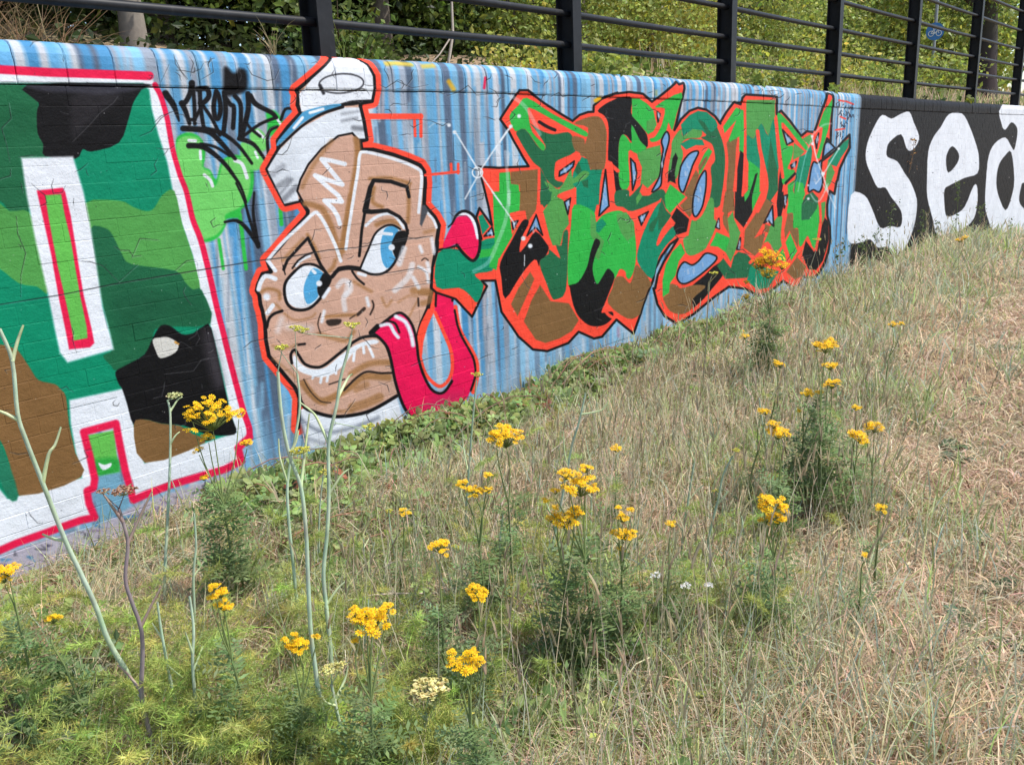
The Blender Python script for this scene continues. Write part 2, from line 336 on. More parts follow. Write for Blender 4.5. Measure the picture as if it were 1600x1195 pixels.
for k in range(60):
    x = rb.uniform(-40, 390); y = 880 - x * .36 + rb.uniform(-6, 40)
    fill([(x + rb.uniform(-14, 14), y + rb.uniform(-6, 6)) for _ in range(5)], [(48, 46, 66), (112, 84, 130), (60, 130, 176), (190, 190, 200), (60, 60, 70)][rb.integers(5)], 2, .8)
stroke(A1(-1600, 330, -600, 380, 0, 436, 300, 454, 600, 464, 925, 476), 13.5, RED, 1.0, 1, False)
stroke(edge, (8, 8, 8, 9, 9, 9, 10), RED, 1.0)
stroke(low, 11.5, RED, 1.6, 1, False)

# the long-tongued cartoon head with its round cap
SIL_L = PX(466, 668) + M1(440, 700, 400, 620, 300, 500, 200, 380, 175, 250, 170, 130, 150, 30) + H2(100, 1050, 92, 965, 66, 920, 80, 860, 120, 765, 200, 745, 165, 640, 260, 540, 400, 370, 540, 220, 545, 180, 480, 82, 335, 118, 262, -20) + H1(135, 920, 225, 765, 218, 700, 300, 590, 398, 485, 372, 420, 380, 340, 362, 305, 480, 210, 670, 48)
SIL_R = H1(850, 45, 920, 110, 962, 200, 968, 310, 952, 392, 866, 408, 862, 440, 892, 560, 912, 690, 862, 702, 872, 768) + H3(320, 205, 500, 250, 640, 300, 755, 350, 795, 410, 802, 520, 792, 720, 830, 765, 890, 830, 932, 910, 920, 1000, 905, 1100, 910, 1160) + H4(915, 230, 905, 300, 880, 430, 868, 560, 860, 700, 830, 840, 760, 1000, 720, 1150, 712, 1260)
stroke(SIL_L, 23, ORANGE, 1, 1, False); stroke(SIL_R, 22, ORANGE, 1, 1, False)
JAW = M1(430, 690, 480, 780, 570, 820, 700, 850, 850, 840, 1000, 800, 1195, 690)
fill(SIL_L[1:] + SIL_R + JAW[::-1], SKIN, 1, 1, False)
fill(M1(440, 800, 480, 780, 570, 820, 700, 850, 850, 840, 1000, 800, 1195, 690, 1240, 860, 1260, 960, 1195, 950, 900, 1010, 700, 1130, 520, 1130, 480, 1000, 432, 860), WHITE, 1.5, 1, False)
for pts, w, a in ((M1(450, 870, 560, 950, 700, 970, 900, 920, 1050, 860), 5, .7), (M1(480, 1010, 650, 1060, 850, 1000, 1100, 920), 6, .45), (M1(440, 850, 470, 990, 500, 1080), 6, .7)):
    stroke(pts, w, (100, 106, 120), 3, a)
fill(M1(520, 1110, 700, 1080, 900, 1020, 1250, 940, 1250, 1040, 900, 1120, 700, 1195, 520, 1195), (96, 160, 190), 4, .9)
stroke(SIL_L, 6, BLACK, .8, 1, False); stroke(SIL_R, 6, BLACK, .8, 1, False)
# cap
fill(H1(670, 52, 760, 42, 850, 52, 915, 112, 955, 200, 960, 310, 945, 388, 800, 405, 700, 415, 402, 472, 384, 340, 480, 222), WHITE, .8, 1, False)
stroke(H1(690, 425, 800, 405, 950, 392), (3, 8, 5), BLACK, .9)
an = np.linspace(0, 2 * np.pi, 22)
stroke([H1(710 + 172 * math.cos(t) + 10 * math.sin(t), 255 + 74 * math.sin(t) - 12 * math.cos(t))[0] for t in an], 2.6, (70, 70, 76), .8)
stroke(H1(545, 270, 575, 330), 5, (45, 45, 50), 1.2)
for k in range(40):
    t = rb.uniform(0, 1); x, y = rb.uniform(400, 930), rb.uniform(310, 420); stroke(H1(x, y, x + rb.uniform(-40, 40), y + rb.uniform(-25, 25)), .8, (150, 150, 156), .5, .6, False)
fill(H1(400, 482, 560, 432, 690, 412, 706, 432, 560, 482, 400, 575, 222, 738, 226, 690, 320, 572), (74, 148, 190), .8)
stroke(H1(470, 482, 572, 452), 4.5, WHITE, .9); stroke(H1(345, 600, 412, 520), 4.5, WHITE, .9)
BRIM = H1(860, 440, 890, 560, 910, 690, 850, 690, 800, 640, 700, 652, 560, 752, 450, 880, 392, 1010, 370, 1090, 382, 1165, 270, 1188, 138, 920, 230, 772, 400, 602, 600, 492, 740, 440)
fill(BRIM, (214, 219, 226), .8, 1, False)
for pts, w, a in ((H1(215, 1060, 300, 1000), 9, .5), (H1(180, 960, 260, 900), 10, .35), (H1(270, 1150, 360, 1060), 9, .6), (H1(720, 545, 830, 525), 4, .6), (H1(810, 600, 890, 605), 8, .7), (H1(720, 490, 850, 470), 3, .5), (H1(240, 1110, 330, 1000), 5, .5)):
    stroke(pts, w, (92, 94, 102), 2.5, a)
stroke(H1(908, 690, 845, 692, 800, 640, 690, 662, 560, 762, 460, 880, 395, 1000, 370, 1090, 420, 1185), 3.2, BLACK, .7, 1, False)
stroke(H1(218, 762, 400, 592, 560, 492, 725, 436), (4, 4, 5), BLACK, .8); stroke(H1(220, 690, 400, 482), 2.5, BLACK, .8)
stroke(H1(862, 440, 890, 560, 912, 692), 4, BLACK, .8, 1, False)
# brow shading, highlights and lines
for pts, w, a in ((H3(150, 100, 165, 260, 130, 500, 60, 900, 20, 1100), 7, .9), (H2(520, 110, 640, 140, 700, 190, 790, 400, 840, 600), 9, .85), (H2(940, 40, 900, 300, 870, 560), 7, .85), (H2(800, 640, 780, 700, 740, 740), 6, .8), (H2(540, 400, 600, 500, 650, 620), 5, .9),
                  (H3(285, 475, 480, 470, 660, 520), 5, .9), (H3(640, 520, 650, 700, 640, 880), 6, .9), (H3(325, 560, 312, 690, 400, 740), 6, .9), (H3(350, 905, 470, 870, 590, 910), 7, .85), (H1(640, 700, 560, 800, 470, 930, 410, 1060), 7, .6), (H1(840, 700, 850, 800), 8, .9),
                  (H2(310, 640, 380, 560, 500, 440), 5, .7), (H4(690, 685, 850, 690), 10, .8), (H4(760, 700, 850, 720, 840, 780, 780, 800), 9, .7), (H4(400, 750, 440, 830, 490, 775), 3.5, .7), (H4(550, 790, 650, 730, 730, 740), 3, .6), (H4(650, 930, 735, 770), 2, .8), (H4(140, 600, 240, 660, 300, 690), 5, .7), (H4(800, 140, 880, 120), 6, .6),
                  (H2(110, 935, 170, 905, 270, 930, 280, 1000), 5, .85), (H2(150, 1130, 230, 1050, 290, 1100), 4, .7), (M1(320, 50, 400, 100, 520, 82, 560, 50), 2.2, .8), (M1(640, 75, 760, 65, 880, 60), 5, .9), (M1(590, 210, 700, 240, 800, 260, 860, 190), 7, .7), (M1(230, 300, 330, 320, 420, 290), 5, .5),
                  (M1(470, 590, 520, 660, 600, 730, 700, 700, 830, 620, 940, 540, 1130, 545), 11, .9), (M1(840, 520, 980, 440, 1140, 430), 9, .8), (M1(850, 780, 950, 750, 1060, 700), 14, .75), (M1(700, 810, 840, 810), 6, .6), (M1(230, 400, 330, 480, 420, 560, 520, 690, 640, 760), 4, .5), (M1(880, 640, 960, 600), 10, .6)):
    stroke(pts, w, TAN, 2.2, a)
ZIG = H1(740, 880, 640, 855, 560, 842, 640, 940, 722, 1040, 610, 1005, 508, 968, 600, 1050, 690, 1125) + H2(862, 92, 700, 82, 780, 160, 822, 230, 842, 300)
stroke(ZIG, 7, WHITE, .9, 1, False)
for pts, w in ((H3(62, 1130, 95, 900, 130, 680, 175, 400, 190, 262, 230, 226, 400, 260, 600, 322, 728, 380, 768, 430, 760, 600, 742, 790), 5), (H3(250, 912, 330, 842, 430, 803, 520, 822, 605, 935), 4.8), (H2(168, 640, 300, 480, 480, 310, 600, 200, 645, 212, 720, 330, 800, 500, 852, 645), 5.4), (H2(172, 642, 240, 735), 6), (H2(432, 690, 490, 632, 560, 600), 4.2),
               (H2(85, 910, 102, 850, 150, 785, 240, 812), 7), (H2(165, 1130, 215, 1060), 7), (H3(822, 792, 880, 860, 908, 930), 4.2)):
    stroke(pts, w, WHITE, .9)
dot(H2(160, 980)[0], 5.5, WHITE, 2)
stroke(M1(268, 185, 300, 90), 8, WHITE, 4, .5); stroke(M1(345, 150, 520, 165), 10, WHITE, 5, .45)
for pts, w in ((H3(248, 752, 290, 560, 322, 492, 480, 502, 632, 552, 652, 645), (9, 6, 6, 5)), (H3(242, 775, 300, 785, 450, 772, 560, 830, 620, 900, 640, 985), (9, 6, 5, 4)), (H3(242, 770, 212, 950, 188, 1195), 4.5), (H2(318, 725, 350, 640, 450, 530, 545, 432, 600, 550, 662, 680, 730, 780), 4.6), (H2(400, 712, 450, 642, 520, 592, 582, 570), 3), (H2(312, 690, 332, 770), 2)):
    stroke(pts, w, BLACK, .9, 1, False)
fill(H3(770, 720, 800, 720, 832, 768, 770, 920, 752, 900), (72, 74, 80), 1.2, 1, False)
# eyes
fill(H4(200, 480, 280, 300, 340, 150, 430, 90, 520, 90, 600, 140, 612, 230, 560, 335, 500, 430, 430, 500, 350, 522, 250, 512), WHITE, .8)
fill(H4(430, 102, 500, 80, 552, 120, 512, 200, 490, 260, 500, 340, 526, 380, 490, 450, 440, 470, 400, 400, 385, 270, 400, 180), EYE, .8)
fill(H4(552, 130, 632, 140, 602, 280, 540, 382, 510, 342, 488, 260, 510, 190), BLACK, 1)
dot(H4(490, 280)[0], 5, WHITE); stroke(H4(410, 150, 490, 156), 5, WHITE)
stroke(H4(128, 482, 200, 492, 300, 530, 400, 525, 480, 470, 560, 350, 620, 220, 640, 120), 3.8, BLACK, .8); stroke(H4(195, 480, 270, 300, 335, 155, 420, 85, 500, 72, 570, 110), 3.2, BLACK, .8)
stroke(H4(0, 482, 90, 468, 180, 478), 7, BLACK, .9); stroke(H4(120, 502, 170, 570, 232, 622), 3.4, BLACK, .9); stroke(H4(180, 522, 245, 540), 5, WHITE, 1)
stroke(H2(770, 792, 850, 715, 1000, 715), 6, BLACK, .9)
fill(H2(340, 860, 400, 762, 500, 692, 620, 702, 690, 762, 732, 850, 690, 960, 620, 1042, 520, 1082, 430, 1080, 360, 1030, 332, 950), WHITE, .8)
fill(H2(600, 710, 690, 762, 662, 820, 630, 900, 640, 970, 600, 1020, 540, 1047, 510, 980, 508, 880, 550, 770), EYE, .8)
fill(H2(690, 760, 765, 790, 752, 860, 690, 962, 650, 972, 630, 910, 650, 840), BLACK, 1)
dot(H2(650, 855)[0], 4.6, WHITE); stroke(H2(590, 735, 610, 755), 5, WHITE, 1)
stroke(H2(420, 742, 350, 822, 325, 900, 340, 1020, 400, 1090, 500, 1102, 580, 1072, 660, 992, 725, 900), 4.6, BLACK, .8); stroke(H2(420, 742, 500, 682, 600, 680, 690, 730), 4, BLACK, .8)
stroke(H2(688, 985, 742, 905), 5.5, WHITE, 1.2)
# nose, cheeks, mouth
for pts, w, a in ((H2(822, 882, 870, 830, 930, 850, 942, 920, 880, 982, 890, 1100), 8, .62), (H2(920, 860, 900, 960), 9, .5), (H4(258, 752, 276, 822), 5, .9), (M1(630, 32, 610, 112), 5, .9), (H4(560, 432, 605, 290), 9, .7), (H4(520, 680, 640, 560, 682, 440), 9, .65), (H4(690, 560, 742, 655), 6, .8), (H4(740, 460, 810, 502, 832, 602), 4.6, .95), (H4(752, 270, 772, 322), 5, .9), (H4(866, 200, 888, 332), 6, .8), (H4(822, 422, 842, 502), 6, .8)):
    stroke(pts, w, WHITE, 1.8, a)
fill(M1(648, 100, 760, 94, 745, 135, 665, 145), (50, 38, 32), 1.2)
for pts, w in ((M1(602, 50, 580, 130, 602, 205), 1.8), (H4(175, 905, 235, 850), 5), (H4(310, 780, 322, 830, 290, 905), 2.8), (H4(100, 945, 150, 910), 1.8), (H4(738, 755, 742, 825), 3), (H4(770, 400, 800, 380, 830, 400), 2)):
    stroke(pts, w, (54, 40, 34), .9)
stroke(M1(185, 155, 200, 92, 240, 52, 302, 30), 4.4, BLACK, .9)
fill(M1(395, 370, 440, 432, 500, 472, 570, 482, 650, 462, 760, 372, 880, 292, 1000, 252, 1052, 262, 1035, 285, 940, 300, 860, 352, 790, 440, 700, 520, 600, 545, 520, 530, 440, 500, 388, 440), WHITE, 1.2)
for q in ((560, 500, 540, 552), (620, 490, 602, 585), (670, 480, 652, 575), (710, 450, 722, 515), (870, 310, 858, 415), (932, 290, 940, 355), (970, 288, 1012, 385)):
    stroke(M1(*q), 4.4, WHITE, 1)
stroke(M1(378, 435, 370, 370, 400, 332, 430, 372, 480, 442, 560, 467, 630, 450, 760, 350, 860, 270, 950, 230, 1060, 232, 1110, 292, 1150, 400), 4.4, BLACK, .8)
stroke(M1(430, 292, 480, 286), 3.6, BLACK, 1)
for pts, w in ((M1(785, 645, 880, 550, 960, 502, 1060, 512, 1165, 510), 3.4), (M1(470, 560, 520, 650, 600, 730, 680, 742), 1.6), (M1(670, 600, 790, 560), 2.0)):
    stroke(pts, w, (40, 30, 26), .9)
stroke(JAW, 5.4, BLACK, .9)

# the tongue
stroke(M2(845, 0, 880, 200, 980, 380, 1040, 500, 1047, 640, 1012, 790), 7, ORANGE, 1)
TONG = H4(908, 690, 1062, 685) + M2(830, 10, 850, 120, 880, 230, 960, 380, 1020, 490, 1030, 620, 1000, 750, 950, 860, 800, 970, 680, 1060, 620, 1180, 520, 1180, 470, 1080, 370, 950, 310, 800, 270, 640, 240, 480, 200, 360, 150, 300, 80, 250, 130, 165, 210, 110, 300, 60, 380, 80, 440, 180, 480, 330, 500, 480, 540, 600, 600, 740, 680, 800, 740, 790, 810, 680, 825, 540, 810, 400, 770, 280, 700, 160, 650, 40)
fill(TONG, PINK, .9, 1, False)
fill(M2(560, 900, 700, 820, 900, 800, 800, 960, 640, 1050, 500, 1150, 520, 1000), (196, 60, 100), 10, .5)
stroke(M2(600, 30, 520, 200, 504, 350, 530, 520, 582, 645, 690, 738, 772, 690, 816, 580, 802, 400, 742, 250, 655, 50), 5.5, ORANGE, .9)
for pts, w in ((M2(80, 245, 150, 300, 212, 380, 246, 500, 276, 660, 322, 820, 382, 960, 485, 1095), 4.6), (M2(60, 240, 180, 140, 300, 58, 372, 75, 442, 170, 482, 320, 502, 480, 540, 610, 612, 755, 690, 803, 752, 780, 812, 690), 4.2), (M2(840, 30, 860, 150, 900, 262, 970, 392, 1022, 502, 1030, 640, 990, 775), 3.4), (M2(210, 130, 282, 152, 322, 235), 3.6), (D(250, 925, 243, 1065), 3.4), (D(405, 950, 400, 1015), 3.6), (M2(60, 240, 120, 180), 8)):
    stroke(pts, w, BLACK, .9)
stroke(M2(290, 88, 380, 140, 432, 260, 450, 355), 6.5, WHITE, 1.6); stroke(M2(150, 172, 230, 162, 272, 232, 312, 282), 5.5, WHITE, 1.2)

# interlocked camouflage lettering: outline, orange ground, coloured pieces, see-through gaps
OUT = PX(748, 261) + L1(0, 852, 275, 838, 220, 750, 130, 590, 90, 510, 10, 400, 20, 380, 150, 180, 180, 130, 260, 130, 420, 250, 560, 340, 685, 415, 750, 360, 830, 332, 880, 330, 882, 272, 980, 190, 1100, 152) \
    + L4(0, 210, 100, 165, 250, 146, 380, 162, 470, 236, 580, 150, 700, 50, 720, 76, 770, 60, 768, 110, 740, 250, 700, 430, 680, 500, 740, 400, 820, 322, 900, 292, 980, 312, 1060, 370, 1110, 440) \
    + L6(150, 372, 210, 270, 280, 180, 340, 200, 352, 140, 380, 110, 500, 116, 675, 130, 680, 292, 720, 260, 800, 350, 905, 495, 960, 452, 1030, 462) \
    + L8(550, 470, 620, 270, 690, 60, 715, 45, 755, 70, 755, 150, 735, 480, 730, 615, 690, 575, 652, 700, 636, 830, 780, 720, 880, 600, 950, 530, 956, 680, 900, 790, 840, 920, 810, 1060) \
    + L9(800, 30, 775, 175, 720, 140, 690, 300, 692, 430, 722, 560, 727, 700, 702, 850, 660, 980, 600, 1092, 540, 1150, 450, 1150) \
    + L7(930, 790, 880, 890, 850, 915, 740, 830, 680, 880, 590, 950) + C8(1520, 640, 1450, 602, 1350, 590, 1250, 660, 1130, 760, 1030, 822, 950, 772, 905, 700, 880, 600) \
    + L5(500, 900, 522, 780, 582, 650, 712, 438, 640, 490, 560, 600, 500, 720, 478, 830, 440, 920, 390, 1050) + C8(800, 760, 756, 882, 650, 795, 560, 900, 510, 912, 415, 870, 350, 940, 220, 990, 130, 980, 40, 900, 0, 840) \
    + L3(60, 580, 20, 520) + D(900, 1180, 858, 1120, 800, 828, 672, 830, 722, 880, 660, 1000, 600, 1130, 582, 1165, 430, 1000, 250, 940, 205, 900, 215, 700, 262, 545, 440, 505, 670, 440, 620, 240, 652, 152, 768, 312, 740, 150)
fill(OUT, ORANGE, .8, 1, False)
stroke(OUT, 3.6, BLACK, .7, 1, False, True)
P_ = [
 (EMR, D(265, 572, 440, 535, 520, 592, 592, 640, 642, 600, 668, 462, 830, 435, 850, 560, 780, 640, 770, 735, 605, 770, 690, 870, 630, 1030, 560, 960, 460, 895, 250, 885)),
 (GRN, D(830, 440, 955, 415, 1000, 330, 830, 620, 810, 730, 740, 700, 760, 600, 650, 620, 665, 540, 760, 530)), (GRN, D(800, 0, 1035, 0, 1025, 175, 930, 195, 955, 420, 850, 430, 830, 250)), (EMR, D(640, 230, 680, 210, 745, 325, 680, 400)),
 (BRN, D(1040, 0, 1190, 0, 1180, 170, 1100, 280, 1080, 175, 1030, 180)), (GRN, L1(0, 900, 100, 890, 110, 1000, 182, 1010, 196, 1195, 0, 1195)), (BRN, L1(108, 890, 360, 866, 352, 1195, 200, 1195, 190, 1010, 108, 1000)),
 (DGR, L1(160, 520, 240, 490, 350, 640, 410, 690, 430, 640, 340, 500, 290, 440, 380, 500, 500, 540, 640, 520, 690, 580, 710, 700, 550, 780, 520, 830, 520, 960, 600, 990, 540, 1040, 440, 960, 390, 860, 320, 800, 240, 680, 190, 590)), (DGR, L1(385, 860, 440, 960, 482, 1080, 492, 1195, 385, 1195)),
 (GRN, L1(95, 370, 180, 270, 260, 200, 500, 350, 810, 512, 805, 562, 640, 482, 480, 392, 280, 290, 275, 370, 310, 520, 422, 640, 415, 690, 370, 660, 240, 490, 150, 510)),
 (BRN, L1(700, 440, 800, 390, 900, 370, 960, 400, 1000, 500, 1000, 620, 980, 860, 860, 870, 812, 760, 760, 740, 750, 710, 700, 680, 680, 560, 790, 582, 800, 630, 830, 480)),
 (EMR, L1(770, 750, 820, 770, 850, 870, 960, 870, 940, 1000, 930, 1195, 720, 1195, 720, 1040, 680, 1010, 690, 900)), (DGR, L1(740, 790, 770, 880, 740, 920, 700, 880)), (DGR, L1(770, 980, 830, 960, 830, 1040, 790, 1030)),
 (MGR, L1(420, 980, 480, 1000, 560, 1050, 650, 900, 672, 850, 690, 950, 780, 880, 842, 900, 800, 960, 690, 1000, 700, 1040, 550, 1100, 500, 1195, 480, 1090)),
 (BLACK, L1(920, 322, 1000, 252, 1100, 202) + L4(60, 210, 170, 196, 282, 202, 275, 340, 350, 440, 420, 540, 432, 640, 410, 657, 350, 590, 290, 470, 312, 610, 282, 612, 230, 550, 190, 550, 160, 640, 160, 820, 160, 950, 190, 1050, 150, 1082, 130, 1050, 100, 800, 60, 790, 66, 480, 30, 370)),
 (GRN, L4(282, 206, 350, 206, 420, 250, 482, 312, 512, 450, 482, 512, 432, 540, 350, 440, 285, 370)), (MGR, L4(420, 420, 490, 380, 510, 450, 470, 510, 420, 500)), (GRN, L4(500, 282, 742, 150, 700, 350, 660, 502, 625, 430, 600, 520, 540, 592, 470, 612, 450, 580, 500, 560, 560, 450, 590, 300)),
 (GRN, L4(190, 545, 230, 560, 280, 620, 280, 450, 360, 600, 420, 670, 330, 720, 250, 700, 260, 1010, 190, 1050, 160, 950, 160, 640)), (MGR, L4(330, 720, 430, 670, 547, 640, 560, 780, 540, 930, 430, 1042, 380, 1000, 360, 1050, 376, 850, 340, 760)),
 (DGR, L4(130, 1072, 250, 1060, 262, 1120, 350, 1030, 380, 1010, 352, 1100, 440, 1112, 480, 1082, 560, 1050, 600, 1100) + L5(605, 160, 560, 60, 520, 88, 290, 180, 200, 142, 130, 122)), (GRN, L4(640, 1005, 785, 1120) + L5(700, 130, 640, 200, 600, 150, 588, 40)),
 (MGR, L5(320, 60, 360, 0, 380, 40, 330, 125)), (MGR, L4(660, 600, 740, 490, 760, 560, 850, 490, 932, 500, 920, 570, 800, 580, 740, 640, 760, 740, 700, 950, 640, 980, 620, 900, 650, 700)), (EMR, L4(740, 450, 820, 362, 900, 322, 980, 332, 1060, 400, 1090, 470, 1000, 560, 930, 500, 850, 490, 760, 560)), (EMR, L4(735, 630, 830, 580, 940, 590, 960, 642, 880, 640, 790, 682)),
 (DGR, L4(900, 410, 960, 430, 1020, 520, 1092, 470, 1130, 560, 1152, 700, 1150, 900, 1112, 1195, 1010, 1195, 1030, 1000, 1020, 850, 1060, 780, 1040, 650, 1000, 610, 930, 570, 980, 540)), (BLACK, L4(690, 712, 712, 760, 680, 900, 692, 1000, 640, 972, 618, 990, 620, 910, 650, 860, 664, 760)),
 (GRN, L4(1000, 668, 1032, 700, 930, 900, 908, 920, 908, 830, 960, 720)), (BRN, L4(900, 850, 960, 760, 992, 740, 980, 790, 920, 882)), (BRN, L4(880, 870, 912, 920, 870, 1040, 842, 1195, 780, 1195, 802, 1130, 770, 1092)),
 (EMR, L5(555, 100, 590, 200, 642, 230, 560, 350, 510, 480, 530, 500, 590, 410, 670, 320, 700, 390, 600, 500, 530, 620, 470, 812, 335, 650, 360, 470, 420, 310, 500, 150)), (DGR, L5(560, 60, 600, 170, 650, 220, 580, 320, 530, 360, 530, 250, 480, 370, 440, 370, 450, 300, 520, 230)),
 (EMR, L2(720, 0, 932, 0, 900, 160, 890, 200, 740, 160)), (GRN, L2(700, 120, 880, 180, 900, 285, 960, 222, 1060, 182) + L5(190, 182, 260, 260, 312, 400, 322, 600, 300, 740, 260, 812, 230, 790, 222, 742, 170, 722, 130, 800) + L2(1000, 880, 900, 900, 760, 900, 655, 880, 640, 800, 640, 600, 670, 320)),
 (MGR, L5(140, 200, 230, 190, 300, 280, 312, 400, 240, 460, 180, 380, 140, 260)), (MGR, L2(850, 182, 900, 250, 910, 380, 980, 460, 930, 640, 890, 600, 880, 450, 850, 400)), (EMR, L2(905, 290, 960, 250, 1000, 300, 930, 382, 905, 370)),
 (BLACK, L2(655, 872, 740, 840, 820, 700, 850, 570, 890, 450, 920, 440, 942, 480, 900, 580, 870, 720, 910, 860, 960, 800, 1010, 720, 1050, 740, 1076, 800, 1030, 930, 980, 1050, 960, 1100) + L3(960, 532, 1050, 520, 1062, 570, 1000, 632, 920, 657, 830, 642, 740, 562, 690, 450, 660, 300)),
 (BRN, L5(330, 680, 462, 850, 430, 920, 370, 1100, 350, 1150, 240, 1182, 60, 1040, 100, 900, 130, 800, 200, 792, 260, 852, 290, 800)), (DGR, L2(380, 0, 492, 0, 480, 70, 420, 150, 380, 80)), (MGR, L2(490, 20, 600, 80, 640, 210, 652, 300, 600, 370, 570, 500, 500, 500, 470, 420, 410, 182, 480, 80)),
 (DGR, L2(640, 360, 640, 500, 622, 920, 530, 1002, 490, 980, 440, 850, 380, 690, 390, 620, 460, 580, 470, 540, 570, 622, 530, 500, 580, 500, 600, 380)), (BRN, L2(200, 0, 352, 0, 340, 170, 262, 290, 250, 172, 190, 176)), (GRN, L2(-60, 0, 195, 0, 186, 175, 95, 200, 120, 420, 0, 622, -40, 560)),
 (BLACK, L2(10, 660, 120, 450, 210, 280, 260, 260, 272, 300, 210, 430, 190, 560, 250, 500, 340, 372, 440, 480, 462, 530, 430, 600, 380, 640, 370, 692, 330, 630, 200, 780, 56, 995, 20, 800)),
 (BRN, L3(290, 150, 328, 215, 172, 562, 110, 450, 180, 300)), (BRN, L3(380, 270, 480, 422, 650, 442, 742, 600, 680, 700, 560, 772, 430, 812, 340, 780, 230, 610, 300, 420)),
 (GRN, L5(740, 480, 780, 570, 720, 650, 690, 780, 640, 850, 632, 940, 570, 982, 568, 830, 600, 680, 660, 560)), (BLACK, L5(850, 870, 960, 780, 1040, 700, 1110, 655, 1130, 780, 1110, 810, 960, 990, 850, 1092, 840, 1000)), (BRN, L5(640, 860, 700, 870, 740, 900, 850, 870, 950, 870, 960, 900, 850, 1000, 840, 1092, 750, 1142, 640, 1112, 580, 1010, 580, 980, 632, 940)),
 (MGR, L5(1010, 60, 1050, 90, 1050, 250, 1072, 270, 1050, 400, 990, 512, 860, 592, 790, 570, 760, 450, 800, 400, 830, 270, 880, 270, 950, 200)), (BLACK, L5(700, 150, 822, 260, 802, 370, 700, 402, 670, 330, 690, 290, 650, 240)), (BRN, L5(730, 130, 800, 60, 852, 20, 850, 190, 822, 240)), (GRN, L5(1060, 372, 1195, 430, 1195, 560, 1100, 510, 1000, 492)),
 (GRN, L7(100, 372, 220, 422, 242, 540, 200, 562, 130, 512, 40, 502)), (BRN, L6(210, 560, 270, 480, 312, 520, 300, 600, 290, 800, 270, 1000, 286, 1195, 160, 1195, 210, 1000, 210, 800)), (BRN, L7(180, 0, 282, 0, 272, 170, 220, 200, 230, 390, 180, 300, 168, 200)), (MGR, L7(270, 180, 282, 260, 340, 380, 300, 532, 250, 652, 200, 560, 240, 440, 220, 250)),
 (GRN, L6(170, 422, 300, 230, 376, 260, 376, 500, 370, 650, 330, 640, 330, 500, 240, 552, 230, 530, 300, 350, 190, 472)), (MGR, L6(390, 160, 662, 160, 662, 340, 600, 492, 540, 380, 500, 450, 460, 522, 390, 480)), (EMR, L6(395, 490, 460, 522, 500, 440, 540, 380, 600, 492, 650, 340, 682, 650, 690, 830, 590, 850, 530, 650, 510, 900, 400, 700)),
 (GRN, L6(415, 720, 520, 800, 520, 1000, 450, 1195, 370, 1140, 360, 1060, 410, 1000)), (GRN, L7(450, 0, 532, 0, 450, 182, 380, 120)), (BLACK, L6(340, 630, 372, 660, 360, 900, 380, 1112, 420, 1050, 480, 850, 502, 840, 450, 1050, 442, 1195, 300, 1195, 312, 800)), (BLACK, L7(290, 0, 360, 0, 370, 122, 440, 40, 452, 190, 370, 332, 285, 240)),
 (DGR, L6(620, 520, 660, 700, 690, 830, 690, 1000, 580, 1162, 590, 900, 600, 700)), (BRN, L7(580, 60, 642, 100, 560, 280, 470, 432, 572, 380, 530, 560, 500, 620, 370, 520, 380, 360)), (MGR, L7(700, 220, 742, 250, 730, 500, 650, 582, 600, 470, 540, 520, 600, 380, 620, 320, 690, 340)), (BRN, L7(570, 300, 620, 320, 600, 382, 560, 370)),
 (BLACK, L7(690, 10, 742, 0, 742, 130, 720, 230, 690, 260, 680, 100)), (BLACK, L6(725, 740, 752, 790, 740, 930, 702, 1195, 680, 1150, 700, 900)), (DGR, L7(320, 560, 400, 580, 470, 660, 400, 802, 200, 812, 120, 690, 180, 620, 250, 712, 280, 600)), (EMR, L7(430, 700, 480, 680, 550, 700, 700, 742, 600, 892, 500, 912, 400, 830)),
 (GRN, L6(680, 330, 720, 290, 900, 500, 972, 600, 942, 622, 740, 372, 730, 450, 770, 582, 832, 590, 820, 700, 780, 800, 850, 822, 740, 952, 720, 800, 690, 600)), (MGR, L6(840, 560, 940, 640, 900, 682, 830, 720)), (EMR, L6(890, 690, 960, 660, 1000, 700, 930, 1000, 880, 1195, 840, 1000, 850, 900)), (GRN, L6(780, 952, 850, 902, 830, 1000, 872, 1100, 790, 1195)), (BLACK, L6(750, 930, 850, 830, 862, 850, 760, 952)),
 (GRN, L9(270, 220, 400, 240, 580, 280, 602, 400, 602, 640, 540, 812, 470, 670, 440, 690, 390, 780, 360, 760, 350, 580, 290, 570, 290, 400, 220, 400)), (GRN, L9(330, 30, 420, 50, 432, 180, 380, 300, 300, 222)), (DGR, L9(440, 190, 520, 150, 592, 230, 570, 340, 480, 472, 390, 480, 390, 300)), (BRN, L9(230, 400, 290, 400, 290, 572, 356, 590, 350, 802, 250, 600, 200, 700, 188, 600)),
 (GRN, L9(260, 630, 342, 840, 270, 952, 205, 740)), (BRN, L9(400, 830, 330, 900, 442, 1020, 400, 1132, 310, 1172, 215, 1082, 300, 960)), (GRN, L9(180, 800, 215, 960, 90, 932)), (MGR, L9(20, 560, 110, 440, 165, 430, 165, 770, 90, 870, 30, 780)), (BLACK, L9(660, 450, 702, 500, 712, 700, 642, 950, 560, 1062, 470, 1050, 400, 880, 440, 720, 540, 852, 600, 700, 630, 540)), (MGR, L9(610, 280, 672, 260, 662, 430, 620, 542)),
